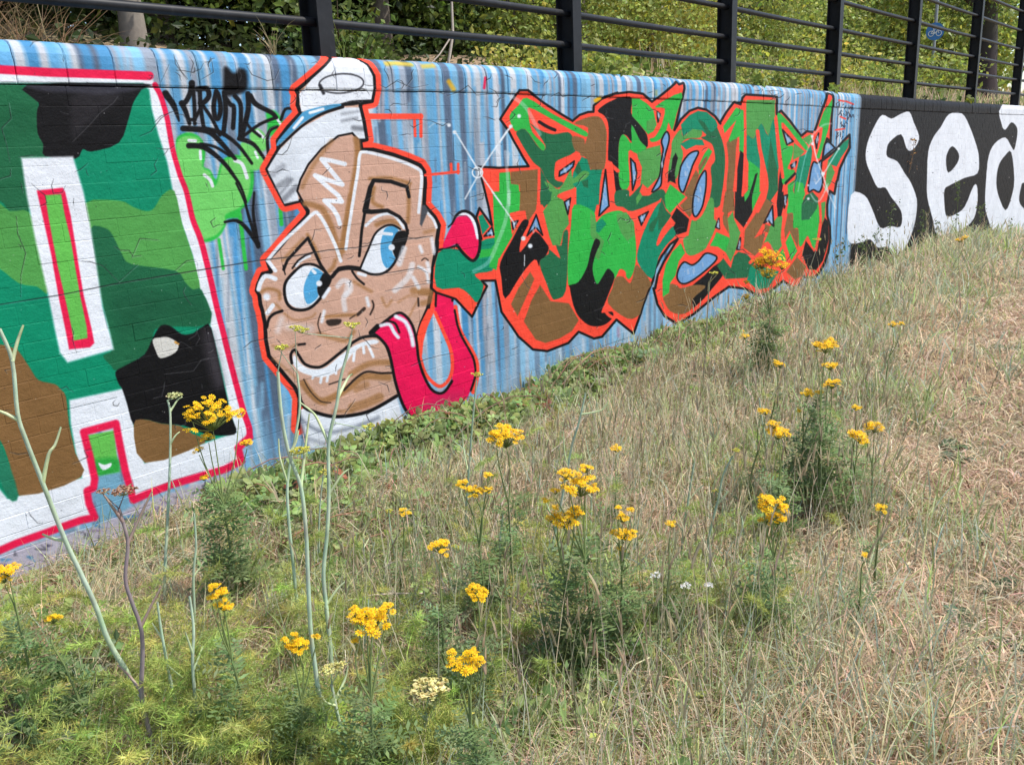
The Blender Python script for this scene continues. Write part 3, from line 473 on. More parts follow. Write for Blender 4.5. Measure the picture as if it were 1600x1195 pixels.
 (GRN, L8(745, 110, 740, 250, 700, 480, 640, 680, 600, 812, 560, 800, 620, 600, 640, 450, 590, 430, 650, 260)), (EMR, L8(880, 620, 946, 570, 932, 680, 850, 800, 800, 900, 740, 880, 700, 830)), (MGR, L8(700, 830, 740, 880, 780, 970, 730, 1100, 660, 1195, 680, 1000)), (MGR, L8(400, 580, 500, 520, 522, 600, 480, 652)), (EMR, L8(500, 650, 530, 800, 480, 1000, 440, 1195, 380, 1000, 440, 750)),
]
for c, p in P_: fill(p, c, .8, 1, len(p) > 11)
for pts, w in ((L6(500, 450, 522, 620, 582, 900, 568, 1050, 500, 1195), 6), (L3(985, 500, 1015, 545, 1060, 575), 5), (L6(670, 330, 700, 600, 735, 880), 5), (L7(745, 240, 730, 450, 790, 650), 4), (L7(430, 660, 530, 560, 590, 480, 660, 600), 5), (L9(600, 240, 612, 500, 560, 830), 4), (L4(150, 880, 60, 800), 6), (L5(830, 250, 800, 400), 4), (L5(1130, 200, 1050, 400, 990, 520), 4), (L4(1090, 470, 1150, 640, 1165, 850, 1120, 1195), 4), (L6(380, 160, 385, 700, 360, 1050), 4), (L6(170, 420, 205, 620, 212, 800, 160, 1195), 4), (L8(545, 500, 520, 820, 440, 1180), 4)):
    stroke(pts, w, ORANGE, .8)
HB = (112, 156, 200)
for p in (L1(565, 885, 700, 790, 690, 840, 640, 890, 560, 930), L2(610, 95, 665, 60, 640, 210), L2(345, 215, 405, 405, 340, 330, 260, 410), L2(120, 285, 175, 270, 130, 350), L1(992, 870) + L2(1025, 130, 930, 225) + L1(960, 1100), L4(520, 330, 545, 350, 525, 425),
          L4(605, 515, 632, 580, 590, 750, 562, 900, 550, 1020, 470, 1075, 540, 930, 560, 780, 575, 680, 560, 600), L4(270, 765, 310, 810, 326, 900, 310, 1000, 290, 1060), L4(905, 710, 860, 700, 800, 740, 740, 840, 720, 950, 725, 1030, 760, 1080, 800, 980, 850, 830), L4(970, 880, 976, 1000, 955, 1150) + L5(930, 160, 880, 232, 850, 180, 862, 20) + L4(920, 940),
          L5(435, 185, 345, 235, 370, 310), L5(1095, 250, 1065, 330, 1100, 345), L5(970, 575, 1050, 590, 1076, 620, 1030, 680, 900, 790, 800, 850, 740, 852, 705, 800, 720, 720, 770, 655, 840, 682, 900, 650), L6(735, 440, 832, 545, 775, 577), L6(1070, 470, 1050, 610, 1040, 540), L6(810, 770, 860, 735, 850, 770, 820, 797),
          L8(530, 850, 580, 862, 625, 830, 620, 950, 640, 1080) + L9(600, 150, 530, 125, 470, 140) + L8(500, 950), L8(690, 610, 722, 622, 780, 682, 640, 800, 660, 650), L7(340, 430, 330, 540, 305, 535), L7(640, 130, 650, 320, 600, 270, 560, 292), L7(780, 30, 750, 150, 745, 40), D(770, 330, 785, 400, 695, 415)):
    fill(p, HB, .7, 1, len(p) > 7); stroke(p, 2.6, BLACK, .7, 1, len(p) > 7, True)
    q = np.array(p)
    for k in range(5):
        t = rb.uniform(.25, .75); c = q.mean(0) + (q[rb.integers(len(q))] - q.mean(0)) * t * .6
        stroke([(c[0], c[1] - 3), (c[0] + 1, c[1] + 3)], 1.6, (180, 190, 205), 1, .6, False)
stroke(L1(375, 425, 450, 470, 520, 500), 5, BLACK, .8)
# pink blob
fill(D(310, 520, 340, 420, 390, 320, 440, 240, 500, 212, 560, 238, 612, 310, 650, 450, 650, 540, 612, 612, 570, 612, 520, 560, 440, 490, 380, 510), PINK, .9)
stroke(D(450, 215, 540, 208, 602, 290, 636, 430), 5, WHITE, 1)
stroke(D(360, 330, 400, 290, 440, 215, 510, 180, 592, 220, 642, 320, 657, 470, 642, 580, 592, 642, 520, 592, 440, 497), (2, 4.5, 4.6, 4.6, 4.6), BLACK, .8)
# orange corner marks, chalk constellation lines, small scrawl
for q, w in (((75, 510, 482, 510), 9), ((486, 500, 486, 665), 5), ((436, 540, 441, 662), 4.5), ((520, 966, 780, 940), 4.2), ((776, 950, 776, 880), 4.2), ((724, 940, 720, 880), 4.2)): stroke(B1(*q), w, ORANGE, .8, 1, False)
CH = (222, 226, 230)
for pts, w, a in ((B1(550, 595, 600, 560, 660, 560, 700, 575), 1.6, .5), (B1(760, 640, 850, 790, 940, 940), 2.4, .9), (B1(940, 940, 1165, 610), 2.4, .9), (B1(940, 950, 830, 1150), 2.4, .8), (B1(950, 960, 1110, 1190), 2.2, .9), (D(770, 0, 880, 150, 980, 300), 2, .9), (L1(90, 170, 250, 290, 380, 540), 6, .35), (L1(60, 700, 75, 900, 92, 1195), 5, .4), (D(930, 0, 900, 250, 830, 450, 740, 650, 600, 740), 6, .35), (L1(100, 480, 0, 620), 2.4, .9),
                  (L8(515, 560, 560, 780, 640, 1000, 700, 1190), 2, .8), (L8(640, 1000, 830, 690), 1.8, .8), (L8(560, 1100, 640, 1000), 2, .7), (L8(530, 520, 640, 420, 740, 400), 3, .4), (L8(500, 600, 430, 800, 350, 1190), 2, .4), (L9(500, 180, 560, 260, 620, 230, 700, 60), 2.4, .5), (L9(640, 60, 720, 200, 790, 340), 2, .6)):
    stroke(pts, w, CH, 1, a)
for c, r in ((B1(705, 578)[0], 2.8), (B1(748, 632)[0], 2.8), (B1(945, 945)[0], 3.4), (L1(185, 370)[0], 3), (L1(108, 467)[0], 3), (L2(225, 435)[0], 3.5), (L2(290, 505)[0], 3.5), (L8(515, 548)[0], 2), (L8(518, 635)[0], 2.2), (L8(825, 692)[0], 1.8), (L8(470, 1120)[0], 1.5), (L9(470, 230)[0], 2), (L8(640, 985)[0], 3)): dot(c, r, CH, 1.2)
stroke([(746 + 8 * math.cos(t), 270 + 8 * math.sin(t)) for t in np.linspace(0, 6.1, 12)], 2.2, CH, .7)
stroke(L2(235, 590, 235, 690), 1.2, CH, .8)
for q in ((820, 128, 880, 140), (900, 140, 990, 175), (845, 320, 905, 345), (790, 475, 890, 460)): stroke(L8(*q), 2.6, (226, 70, 60), .7)
for k, (x, y, w, h) in enumerate(((820, 160, 190, 70), (840, 240, 110, 60), (930, 260, 70, 70), (835, 370, 80, 60), (790, 490, 120, 70))):
    for i in range(9):
        a, b = x + rb.uniform(0, w), y + rb.uniform(0, h); stroke(L8(a, b, a + rb.uniform(-18, 18), b + rb.uniform(12, 40)), 1.2, (32, 34, 50), .5, .9, False)
for a in (L1(900, 225, 935, 205), ): stroke(a, 6, (222, 168, 20), 1.5)
# cracks, flaked edges and pinholes of the old paint
CR = [PX(-20, 480, 0, 476, 95, 461, 176, 444.5, 276, 428, 400, 408, 450, 402, 512, 391, 561, 386.5, 651, 372, 676, 369), M2(430, 548, 520, 505, 560, 488, 690, 452, 820, 430), M2(1060, 490, 1130, 455, 1195, 435), A1(450, 880, 560, 770, 620, 700, 700, 640, 730, 600), A1(55, 640, 70, 740, 10, 800, 40, 900, 60, 1010), A1(1090, 340, 1090, 400, 1160, 500), A1(870, 850, 940, 820, 1000, 740, 1060, 700, 1120, 690),
      A2(820, 410, 870, 290, 990, 300), A2(740, 560, 860, 450), A2(1090, 490, 1160, 430, 1220, 420), A2(100, 150, 110, 260, 160, 380, 130, 520, 130, 660), A2(490, 430, 560, 435, 640, 460, 700, 520, 740, 560), M1(0, 320, 60, 270, 150, 250, 240, 230), H4(520, 205, 640, 185, 720, 200, 830, 175), B1(160, 265, 210, 290, 290, 235, 410, 290, 540, 265), B1(690, 350, 780, 320, 850, 270, 920, 345, 1150, 325), B1(740, 660, 745, 850, 800, 860),
      L1(480, 190, 550, 150, 590, 190, 640, 180, 870, 190), H4(300, 540, 560, 500, 740, 470, 830, 520), H4(430, 685, 560, 660, 850, 610), A2(1020, 1130, 1200, 1110, 1250, 1040, 1300, 1030), TG(0, 560, 60, 500, 160, 465), TG(130, 60, 60, 210), TG(180, 0, 230, 120, 290, 190), TG(790, 80, 830, 150, 960, 200, 1020, 190, 1060, 100), TG(490, 0, 500, 130, 400, 190), L2(210, 790, 260, 880, 300, 910), C8(560, 960, 740, 900), C8(850, 870, 1000, 850)]
for k in range(190):
    x, y = rb.uniform(0, 1330), 0; t = rb.uniform(0, 1) ** 1.6; y = (70 + .06 * x) * (1 - t) + (850 - .34 * x) * t
    s = rb.uniform(4, 16) * (1 - .45 * x / 1330); p = [(x, y)]; a = rb.choice([0.0, -.2, 1.3, -1.1, 2.2]) + rb.normal(0, .3)
    for i in range(rb.integers(2, 5)): a += rb.normal(0, .7); p.append((p[-1][0] + s * math.cos(a), p[-1][1] + s * math.sin(a) * .8))
    CR.append(p)
for i, p in enumerate(CR):
    stroke([(a + .9, b + 1.0) for a, b in p], .9, (226, 226, 226), .5, .28, False)
    stroke(p, (.5, 1.3, .9, .4) if i else (1.4, 1.8, 1.0), (24, 24, 26), .45, .75, False)
for k in range(420):
    x = rb.uniform(0, 1600); t = rb.uniform(0, 1); y = (100 + .05 * x) * (1 - t) + (840 - .33 * x) * t
    dot((x, y), rb.uniform(.25, .9), (205, 205, 200) if rb.random() < .6 else (40, 40, 42), .4, .7)

def make_mural():
    im = bpy.data.images.new('mural', TW, TH, alpha=False)
    buf = np.ones((TH, TW, 4), np.float32); buf[..., :3] = np.clip(IMG, 0, 1)
    im.pixels.foreach_set(buf.ravel()); im.update(); im.pack()
    return im
MURAL = make_mural(); del IMG, RX, RY
def paint_mat():
    m, t, b = mat_new('sprayed_paint')
    geo = N(t, 'ShaderNodeNewGeometry'); sp = N(t, 'ShaderNodeSeparateXYZ'); link(t, geo.outputs['Position'], sp.inputs[0])
    u = N(t, 'ShaderNodeMapRange'); u.inputs[1].default_value = TX0; u.inputs[2].default_value = TX1; link(t, sp.outputs['X'], u.inputs[0])
    v = N(t, 'ShaderNodeMapRange'); v.inputs[1].default_value = TZ0; v.inputs[2].default_value = TZ1; link(t, sp.outputs['Z'], v.inputs[0])
    cb = N(t, 'ShaderNodeCombineXYZ'); link(t, u.outputs[0], cb.inputs[0]); link(t, v.outputs[0], cb.inputs[1])
    im = N(t, 'ShaderNodeTexImage'); im.image = MURAL; im.extension = 'EXTEND'; im.interpolation = 'Linear'; link(t, cb.outputs[0], im.inputs[0])
    n1 = noise(t, 3.0, 5, .65, geo.outputs['Position']); n2 = noise(t, 90, 4, .7, geo.outputs['Position']); n3 = noise(t, 14, 4, .6, geo.outputs['Position'])
    mr = N(t, 'ShaderNodeMapRange'); mr.inputs[1].default_value = .3; mr.inputs[2].default_value = .7; mr.inputs[3].default_value = .71; mr.inputs[4].default_value = .87; link(t, n1.outputs[0], mr.inputs[0])
    mr2 = N(t, 'ShaderNodeMapRange'); mr2.inputs[1].default_value = .3; mr2.inputs[2].default_value = .7; mr2.inputs[3].default_value = .93; mr2.inputs[4].default_value = 1.05; link(t, n2.outputs[0], mr2.inputs[0])
    mu = N(t, 'ShaderNodeMath', operation='MULTIPLY'); link(t, mr.outputs[0], mu.inputs[0]); link(t, mr2.outputs[0], mu.inputs[1])
    sc = N(t, 'ShaderNodeVectorMath', operation='SCALE'); link(t, im.outputs[0], sc.inputs[0]); link(t, mu.outputs[0], sc.inputs['Scale'])
    link(t, sc.outputs[0], b.inputs['Base Color'])
    rr = N(t, 'ShaderNodeMapRange'); rr.inputs[3].default_value = .5; rr.inputs[4].default_value = .72; link(t, n3.outputs[0], rr.inputs[0]); link(t, rr.outputs[0], b.inputs['Roughness'])
    b.inputs['Specular IOR Level'].default_value = .14
    ad = N(t, 'ShaderNodeMath', operation='MULTIPLY_ADD'); link(t, n3.outputs[0], ad.inputs[0]); ad.inputs[1].default_value = 4.5; link(t, n2.outputs[0], ad.inputs[2])
    bp = N(t, 'ShaderNodeBump'); bp.inputs['Strength'].default_value = .35; bp.inputs['Distance'].default_value = .004; link(t, ad.outputs[0], bp.inputs['Height']); link(t, bp.outputs[0], b.inputs['Normal'])
    return m
M_PAINT = paint_mat()
# ---------------------------------------------------------------- ground in front of the wall and bank behind it
_gr = np.random.default_rng(11)
_w = [(_gr.uniform(.6, 3.2), _gr.uniform(0, 6.28), _gr.uniform(0, 6.28), _gr.uniform(.006, .022)) for _ in range(14)]
def gheight(x, y):
    x = np.asarray(x, float); y = np.asarray(y, float); z = np.zeros(np.broadcast(x, y).shape)
    for f, a, p, s in _w: z = z + s * np.sin(f * (x * math.cos(a) + y * math.sin(a)) * 2 + p)
    z = z - 0.02 * np.exp(-(np.abs(y) / .5) ** 2) - 0.5 * sstep(12.5, 20, x) * sstep(-4, -.5, y)
    return z
def grid(name, xs, ys, hf, mat, kind='structure'):
    X, Y = np.meshgrid(xs, ys); Z = hf(X, Y); g = Geo(); nx, ny = len(xs), len(ys)
    i = np.arange(nx - 1)[None] + nx * np.arange(ny - 1)[:, None]; i = i.ravel()
    g.add(np.c_[X.ravel(), Y.ravel(), Z.ravel()], np.c_[i, i + 1, i + nx + 1, i + nx])
    o = g.build(name, mat, None, True); o['kind'] = kind
    return o
def ground_mat():
    m, t, b = mat_new('dry_soil')
    geo = N(t, 'ShaderNodeNewGeometry'); mp = N(t, 'ShaderNodeMapping'); mp.inputs['Scale'].default_value = (1, 3.5, 1); link(t, geo.outputs['Position'], mp.inputs[0])
    n1 = noise(t, 1.1, 5, .6, geo.outputs['Position']); n2 = noise(t, 60, 5, .75, mp.outputs[0]); n3 = noise(t, 9, 4, .6, geo.outputs['Position'])
    r1 = ramp(t, n2.outputs[0], [(.3, (.16, .105, .065)), (.48, (.34, .24, .155)), (.68, (.50, .38, .26))])
    r2 = ramp(t, n3.outputs[0], [(.42, (.13, .14, .06)), (.62, (.22, .23, .11))])
    mk = N(t, 'ShaderNodeMapRange'); mk.inputs[1].default_value = .5; mk.inputs[2].default_value = .68; link(t, n1.outputs[0], mk.inputs[0])
    mx = N(t, 'ShaderNodeMix', data_type='RGBA'); link(t, mk.outputs[0], mx.inputs['Factor']); link(t, r1.outputs[0], mx.inputs['A']); link(t, r2.outputs[0], mx.inputs['B'])
    link(t, mx.outputs['Result'], b.inputs['Base Color']); b.inputs['Roughness'].default_value = .95; b.inputs['Specular IOR Level'].default_value = .05
    bp = N(t, 'ShaderNodeBump'); bp.inputs['Strength'].default_value = .8; bp.inputs['Distance'].default_value = .02; link(t, n2.outputs[0], bp.inputs['Height']); link(t, bp.outputs[0], b.inputs['Normal'])
    return m
M_SOIL = ground_mat()
def far_axis(a, b, fine, lo, hi, n=14):
    return np.unique(np.r_[np.arange(a, b, fine), lo - np.geomspace(.01, lo - (-300), n) if lo > -300 else [], hi + np.geomspace(.01, 400, n)])
XS = np.unique(np.r_[-260, -120, -50, -20, -8, -4, np.arange(-2, 14, .09), np.arange(14, 30, .4), 40, 60, 100, 180, 300])
YS = np.unique(np.r_[-300, -140, -60, -25, -12, np.arange(-7, .05, .09), .08])
grid('ground', XS, YS, gheight, M_SOIL)
def bank_h(x, y): return 1.86 + .05 * np.sin(x * 1.3 + y) + .05 * np.sin(y * 2.1 - x * .7) + .9 * sstep(.6, 5, y) + 1.0 * sstep(5, 40, y)
grid('bank', np.unique(np.r_[-260, -100, -40, -15, -6, np.arange(-3, 30, .5), np.arange(30, 80, 4), 120, 200, 300]), np.unique(np.r_[.29, np.arange(.4, 10, .5), 12, 16, 24, 40, 80, 150, 300]), bank_h, M_SOIL)

# ---------------------------------------------------------------- the wall
def ztop(x): return 1.55 + np.interp(x, [-5, 1.4, 2.5, 3.5, 4.3, 6.25, 8, 10.4, 14, 19, 30], [.487, .489, .497, .509, .514, .51, .50, .474, .45, .43, .42])
WX0, WX1, CH_, BL, COP = -2.0, 24.0, .075, .225, .165
wall = empty('brick_wall', (0, 0, 0), 'long brick wall covered in a bright spray-painted mural under a black railing', 'wall')
def brick_mesh(L, h, seed):
    r = np.random.default_rng(seed); g = Geo(); a, b = L / 2, h / 2; c = .0022; dp = .0008
    j = lambda: r.normal(0, .00012)
    back = [(-a, .03, -b), (a, .03, -b), (a, .03, b), (-a, .03, b)]
    mid = [(-a, dp, -b), (a, dp, -b), (a, dp, b), (-a, dp, b)]
    fr = [(-a + c, j(), -b + c), (a - c, j(), -b + c), (a - c, j(), b - c), (-a + c, j(), b - c)]
    f = []
    for k in range(4):
        q = (k + 1) % 4; f += [(k, q, 4 + q, 4 + k), (4 + k, 4 + q, 8 + q, 8 + k)]
    f.append((8, 9, 10, 11)); g.add(back + mid + fr, f)
    return np.concatenate(g.v), np.array(f)
VAR = [brick_mesh(BL - (.0012, .002, .0035, .0016)[k], CH_ - (.0012, .0024, .0018, .0035)[k], 20 + k) for k in range(4)]
VM = []
for v, f in VAR:
    g = Geo(); g.add(v, f); o = g.build('brick', M_PAINT); VM.append(o.data); bpy.data.objects.remove(o)
br = np.random.default_rng(5); slots = []
for row in range(34):
    off = (row % 2) * BL / 2 + br.normal(0, .004); n = int((WX1 - WX0) / BL)
    for k in range(n):
        x = WX0 + off + (k + .5) * BL; zl = -COP - (row + .5) * CH_
        if x + BL / 2 > WX1: continue
        z = ztop(x) + zl
        if z < -.12 and x < 11.5: continue
        slope = (ztop(x + .1) - ztop(x - .1)) / .2
        slots.append((x, z, math.atan(slope) + br.normal(0, .0015), br.normal(0, .0005), br.integers(4)))
def in_frame(x, z):
    c = Minv @ np.array([x, -CAM[1], z - CAM[2]]); px, py = 800 + FPX * c[0] / c[2], 597.5 + FPX * c[1] / c[2]
    return c[2] > 0 and -10 < px < 1610 and py > 0 and z > .05
order = sorted(range(len(slots)), key=lambda i: (not in_frame(*slots[i][:2]), slots[i][0] ** 2 + (slots[i][1] - 1.55) ** 2))
rest = Geo(); near = set(order[:300])
for i, (x, z, ry, dy, k) in enumerate(slots):
    if i in near:
        o = bpy.data.objects.new('brick', VM[k]); COL.objects.link(o); o.parent = wall
        o.location = (x, dy, z); o.rotation_euler = (0, -ry, 0)
    else:
        v, f = VAR[k]; c, s = math.cos(ry), math.sin(ry)
        rest.add(np.c_[x + v[:, 0] * c - v[:, 2] * s, v[:, 1] + dy, z + v[:, 0] * s + v[:, 2] * c], f)
rest.build('brickwork', M_PAINT, wall)['kind'] = 'stuff'
core = Geo(); cx = np.arange(WX0, WX1 + .01, .5)
for k in range(len(cx) - 1):                      # mortar bed and body of the wall, following the settled courses
    a, b = cx[k], cx[k + 1]; za, zb = ztop(a) - COP - .003, ztop(b) - COP - .003
    v = [(a, .0009, -.75), (b, .0009, -.75), (b, .0009, zb), (a, .0009, za), (a, .3, -.75), (b, .3, -.75), (b, .3, zb), (a, .3, za)]
    core.add(v, [(0, 1, 2, 3), (3, 2, 6, 7), (5, 4, 7, 6)] + ([(4, 0, 3, 7)] if k == 0 else []) + ([(1, 5, 6, 2)] if k == len(cx) - 2 else []))
    za += COP - .014; zb += COP - .014; y0 = .022
    core.add([(a, y0, za - COP + .02), (b, y0, zb - COP + .02), (b, y0, zb), (a, y0, za), (b, .29, zb), (a, .29, za)], [(0, 1, 2, 3), (3, 2, 4, 5)])
core.build('mortar', M_PAINT, wall)
prof = [(-.003, .002), (-.006, .012), (-.006, .085), (-.002, .115), (.009, .139), (.027, .156), (.052, .164), (.08, .166), (.305, .162), (.305, .0)]
def coping(w, seed):
    r = np.random.default_rng(seed); g = Geo(); a = w / 2; n = len(prof); e = .004
    rows = []
    for x, ins in ((-a, .003), (-a + e, 0), (a - e, 0), (a, .003)):
        rows.append([(x + r.normal(0, .0008), min(max(y, y + ins * (1 if y < .1 else 0)), .305), z - (ins if z > .05 else 0) + r.normal(0, .0006)) for y, z in prof])
    f = [(i * n + k, (i + 1) * n + k, (i + 1) * n + k + 1, i * n + k + 1) for i in range(3) for k in range(n - 1)]
    g.add(np.array(rows).reshape(-1, 3), f)
    cap = [tuple(range(n)), tuple(3 * n + k for k in reversed(range(n)))]
    g.add(np.array(rows)[[0, 3]].reshape(-1, 3), [tuple(range(n))[::-1], tuple(range(n, 2 * n))])
    o = g.build('coping_brick', M_PAINT); me = o.data; bpy.data.objects.remove(o); return me
CM = [coping(.1888, s) for s in range(4)]
x = WX0
while x < WX1 - .2:
    w = .19; xc = x + w / 2
    o = bpy.data.objects.new('coping_brick', CM[br.integers(4)]); COL.objects.link(o); o.parent = wall
    o.location = (xc, br.normal(0, .0015), ztop(xc) - COP + .0015 + br.normal(0, .0012)); o.scale = (1 + br.normal(0, .008), 1, 1)
    o.rotation_euler = (0, -math.atan((ztop(xc + .1) - ztop(xc - .1)) / .2) + br.normal(0, .004), br.normal(0, .004)); x += w

# ---------------------------------------------------------------- black railing
def metal_mat():
    m, t, b = mat_new('black_enamel'); geo = N(t, 'ShaderNodeNewGeometry')
    n = noise(t, 18, 5, .65, geo.outputs['Position'])
    r = ramp(t, n.outputs[0], [(.35, (.007, .007, .008)), (.6, (.012, .012, .014)), (.8, (.032, .03, .03))]); link(t, r.outputs[0], b.inputs['Base Color'])
    b.inputs['Roughness'].default_value = .5; b.inputs['Specular IOR Level'].default_value = .28
    bp = N(t, 'ShaderNodeBump'); bp.inputs['Strength'].default_value = .15; bp.inputs['Distance'].default_value = .002; link(t, n.outputs[0], bp.inputs['Height']); link(t, bp.outputs[0], b.inputs['Normal'])
    return m
M_METAL = metal_mat()
fence = empty('metal_railing', (0, .17, 1.9), 'black metal railing of upright posts and round rails along the wall top', 'railing')
PXS = [-1.45, .78, 2.99, 5.15, 7.48, 9.98, 12.72, 15.85, 19.0, 22.2]
FW, FD = .096, .145
for x in PXS:
    g = Geo(); y0 = .10; zt, zb = 3.95, ztop(x) - .10; h = FW / 2
    g.box(x - h, x + h, y0, y0 + .011, zb, zt); g.box(x - h, x + h, y0 + FD - .011, y0 + FD, zb, zt); g.box(x - .004, x + .004, y0 + .0112, y0 + FD - .0112, zb, zt)
    p = g.build('post', M_METAL, fence, False, (0, .17, 1.9))
def railz(k, x):
    base = [2.232, 2.452, 2.698, 2.985, 3.30, 3.62, 3.9][k]
    return base + [np.interp(x, [0, 2, 5, 10, 20], [-.02, -.005, .02, -.002, -.035]), 0, 0, 0, 0, 0, 0][k]
for i in range(len(PXS) - 1):
    for k in range(7):
        a, b = PXS[i] + .0045, PXS[i + 1] - .0045; g = Geo(); t = np.linspace(0, 1, 7)
        sag = -.004 * np.sin(np.pi * t)
        g.tube(np.c_[a + (b - a) * t, np.full(7, .172), railz(k, a) + (railz(k, b) - railz(k, a)) * t + sag], .0225, (1, 1, 1), 12)
        g.build('rail', M_METAL, fence, True, (0, .17, 1.9))
# ---------------------------------------------------------------- trees, shrubs, sign and dry grass behind the wall
def leaves(g, c, size, n, out=None, col=(.08, .13, .03), spread=.35, up=.5):
    """n leaf faces around the points c, each a folded blade with its own colour"""
    c = np.asarray(c, float); k = rng.integers(0, len(c), n); p = c[k] + rng.normal(0, spread, (n, 3))
    nrm = rng.normal(0, 1, (n, 3)); nrm[:, 2] += up; nrm /= np.linalg.norm(nrm, axis=1, keepdims=True)
    a = np.cross(nrm, rng.normal(0, 1, (n, 3))); a /= np.linalg.norm(a, axis=1, keepdims=True); b = np.cross(nrm, a)
    s = (size * rng.uniform(.6, 1.35, n))[:, None]
    v = np.stack([p - a * s * .5, p + b * s * .34 + nrm * s * .08, p + a * s * .55, p - b * s * .34 + nrm * s * .08], 1)
    i = np.arange(n)[:, None] * 4
    cc = jit(col, .22, n); yel = rng.random(n) < .12; cc[yel] *= np.array([1.5, 1.25, .8])
    g.add(v.reshape(-1, 3), np.r_[np.c_[i, i + 1, i + 2], np.c_[i, i + 2, i + 3]], np.repeat(cc, 4, 0))
def tree(name, x, y, trunk_r, height, crown, nleaf, size, col, label, bark=(.13, .105, .08), lean=(0, 0), group='trees and scrub behind the wall', nlimb=7, low=.25):
    z0 = float(bank_h(x, y)) - .05; P = np.array([x, y, z0]); root = empty(name, P, label, 'tree', None)
    t = np.linspace(0, 1, 9); wob_ = np.cumsum(rng.normal(0, .035, (9, 2)), 0)
    tr = np.c_[lean[0] * t * height + wob_[:, 0], lean[1] * t * height + wob_[:, 1], t * height]
    g = Geo(); rad = trunk_r * (1.25 - t) * np.r_[1.35, 1.05, np.ones(7)]; g.tube(tr, np.maximum(rad, .012), jit(bark, .2, 9), 9)
    cx, cy, cz, rx, ry, rz = crown; tips = []
    for k in range(nlimb):
        i = rng.integers(2, 8); s = tr[i]; th = rng.uniform(0, 6.28); q = np.array([cx + rx * .75 * math.cos(th), cy + ry * .75 * math.sin(th), cz - z0 + rz * rng.uniform(-.6, .8)]) - np.array([x if cx > 1e5 else 0, 0, 0])
        m = s + (q - s) * .5 + rng.normal(0, .15, 3); m2 = s + (q - s) * .25 + rng.normal(0, .08, 3)
        g.tube([s, m2, m, q], [rad[i] * .6, rad[i] * .45, rad[i] * .3, .008], bark, 6); tips.append(q)
    g.build('trunk', M_BARK, root, True)
    nc = 60; u = rng.normal(0, 1, (nc, 3)); u /= np.linalg.norm(u, axis=1, keepdims=True); u *= rng.uniform(.35, 1.0, (nc, 1)) ** .6
    cc = np.array([cx, cy, cz - z0]) + u * np.array([rx, ry, rz]); cc = np.vstack([cc, tips])
    cc = cc[cc[:, 2] > low]
    g = Geo(); leaves(g, cc, size * 1.25, int(nleaf * 1.25), None, col, min(rx, rz) * .2)
    for k in range(0, len(cc), 3):                 # twigs
        j = rng.integers(3, 9); g.tube([tr[j], (tr[j] + cc[k]) / 2 + rng.normal(0, .1, 3), cc[k]], [.012, .008, .004], np.array(bark) * .9, 3)
    g.build('crown', M_LEAF, root)
    return root
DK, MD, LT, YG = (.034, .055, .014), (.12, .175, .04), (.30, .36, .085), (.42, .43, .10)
tree('pale_trunk_tree', 3.42, 2.9, .066, 4.2, (.1, .3, 5.6, 1.5, 1.3, 2.2), 5200, .075, DK, 'smooth pale-barked tree rising just behind the wall above the white cap', bark=(.36, .29, .24), nlimb=6, low=1.3)
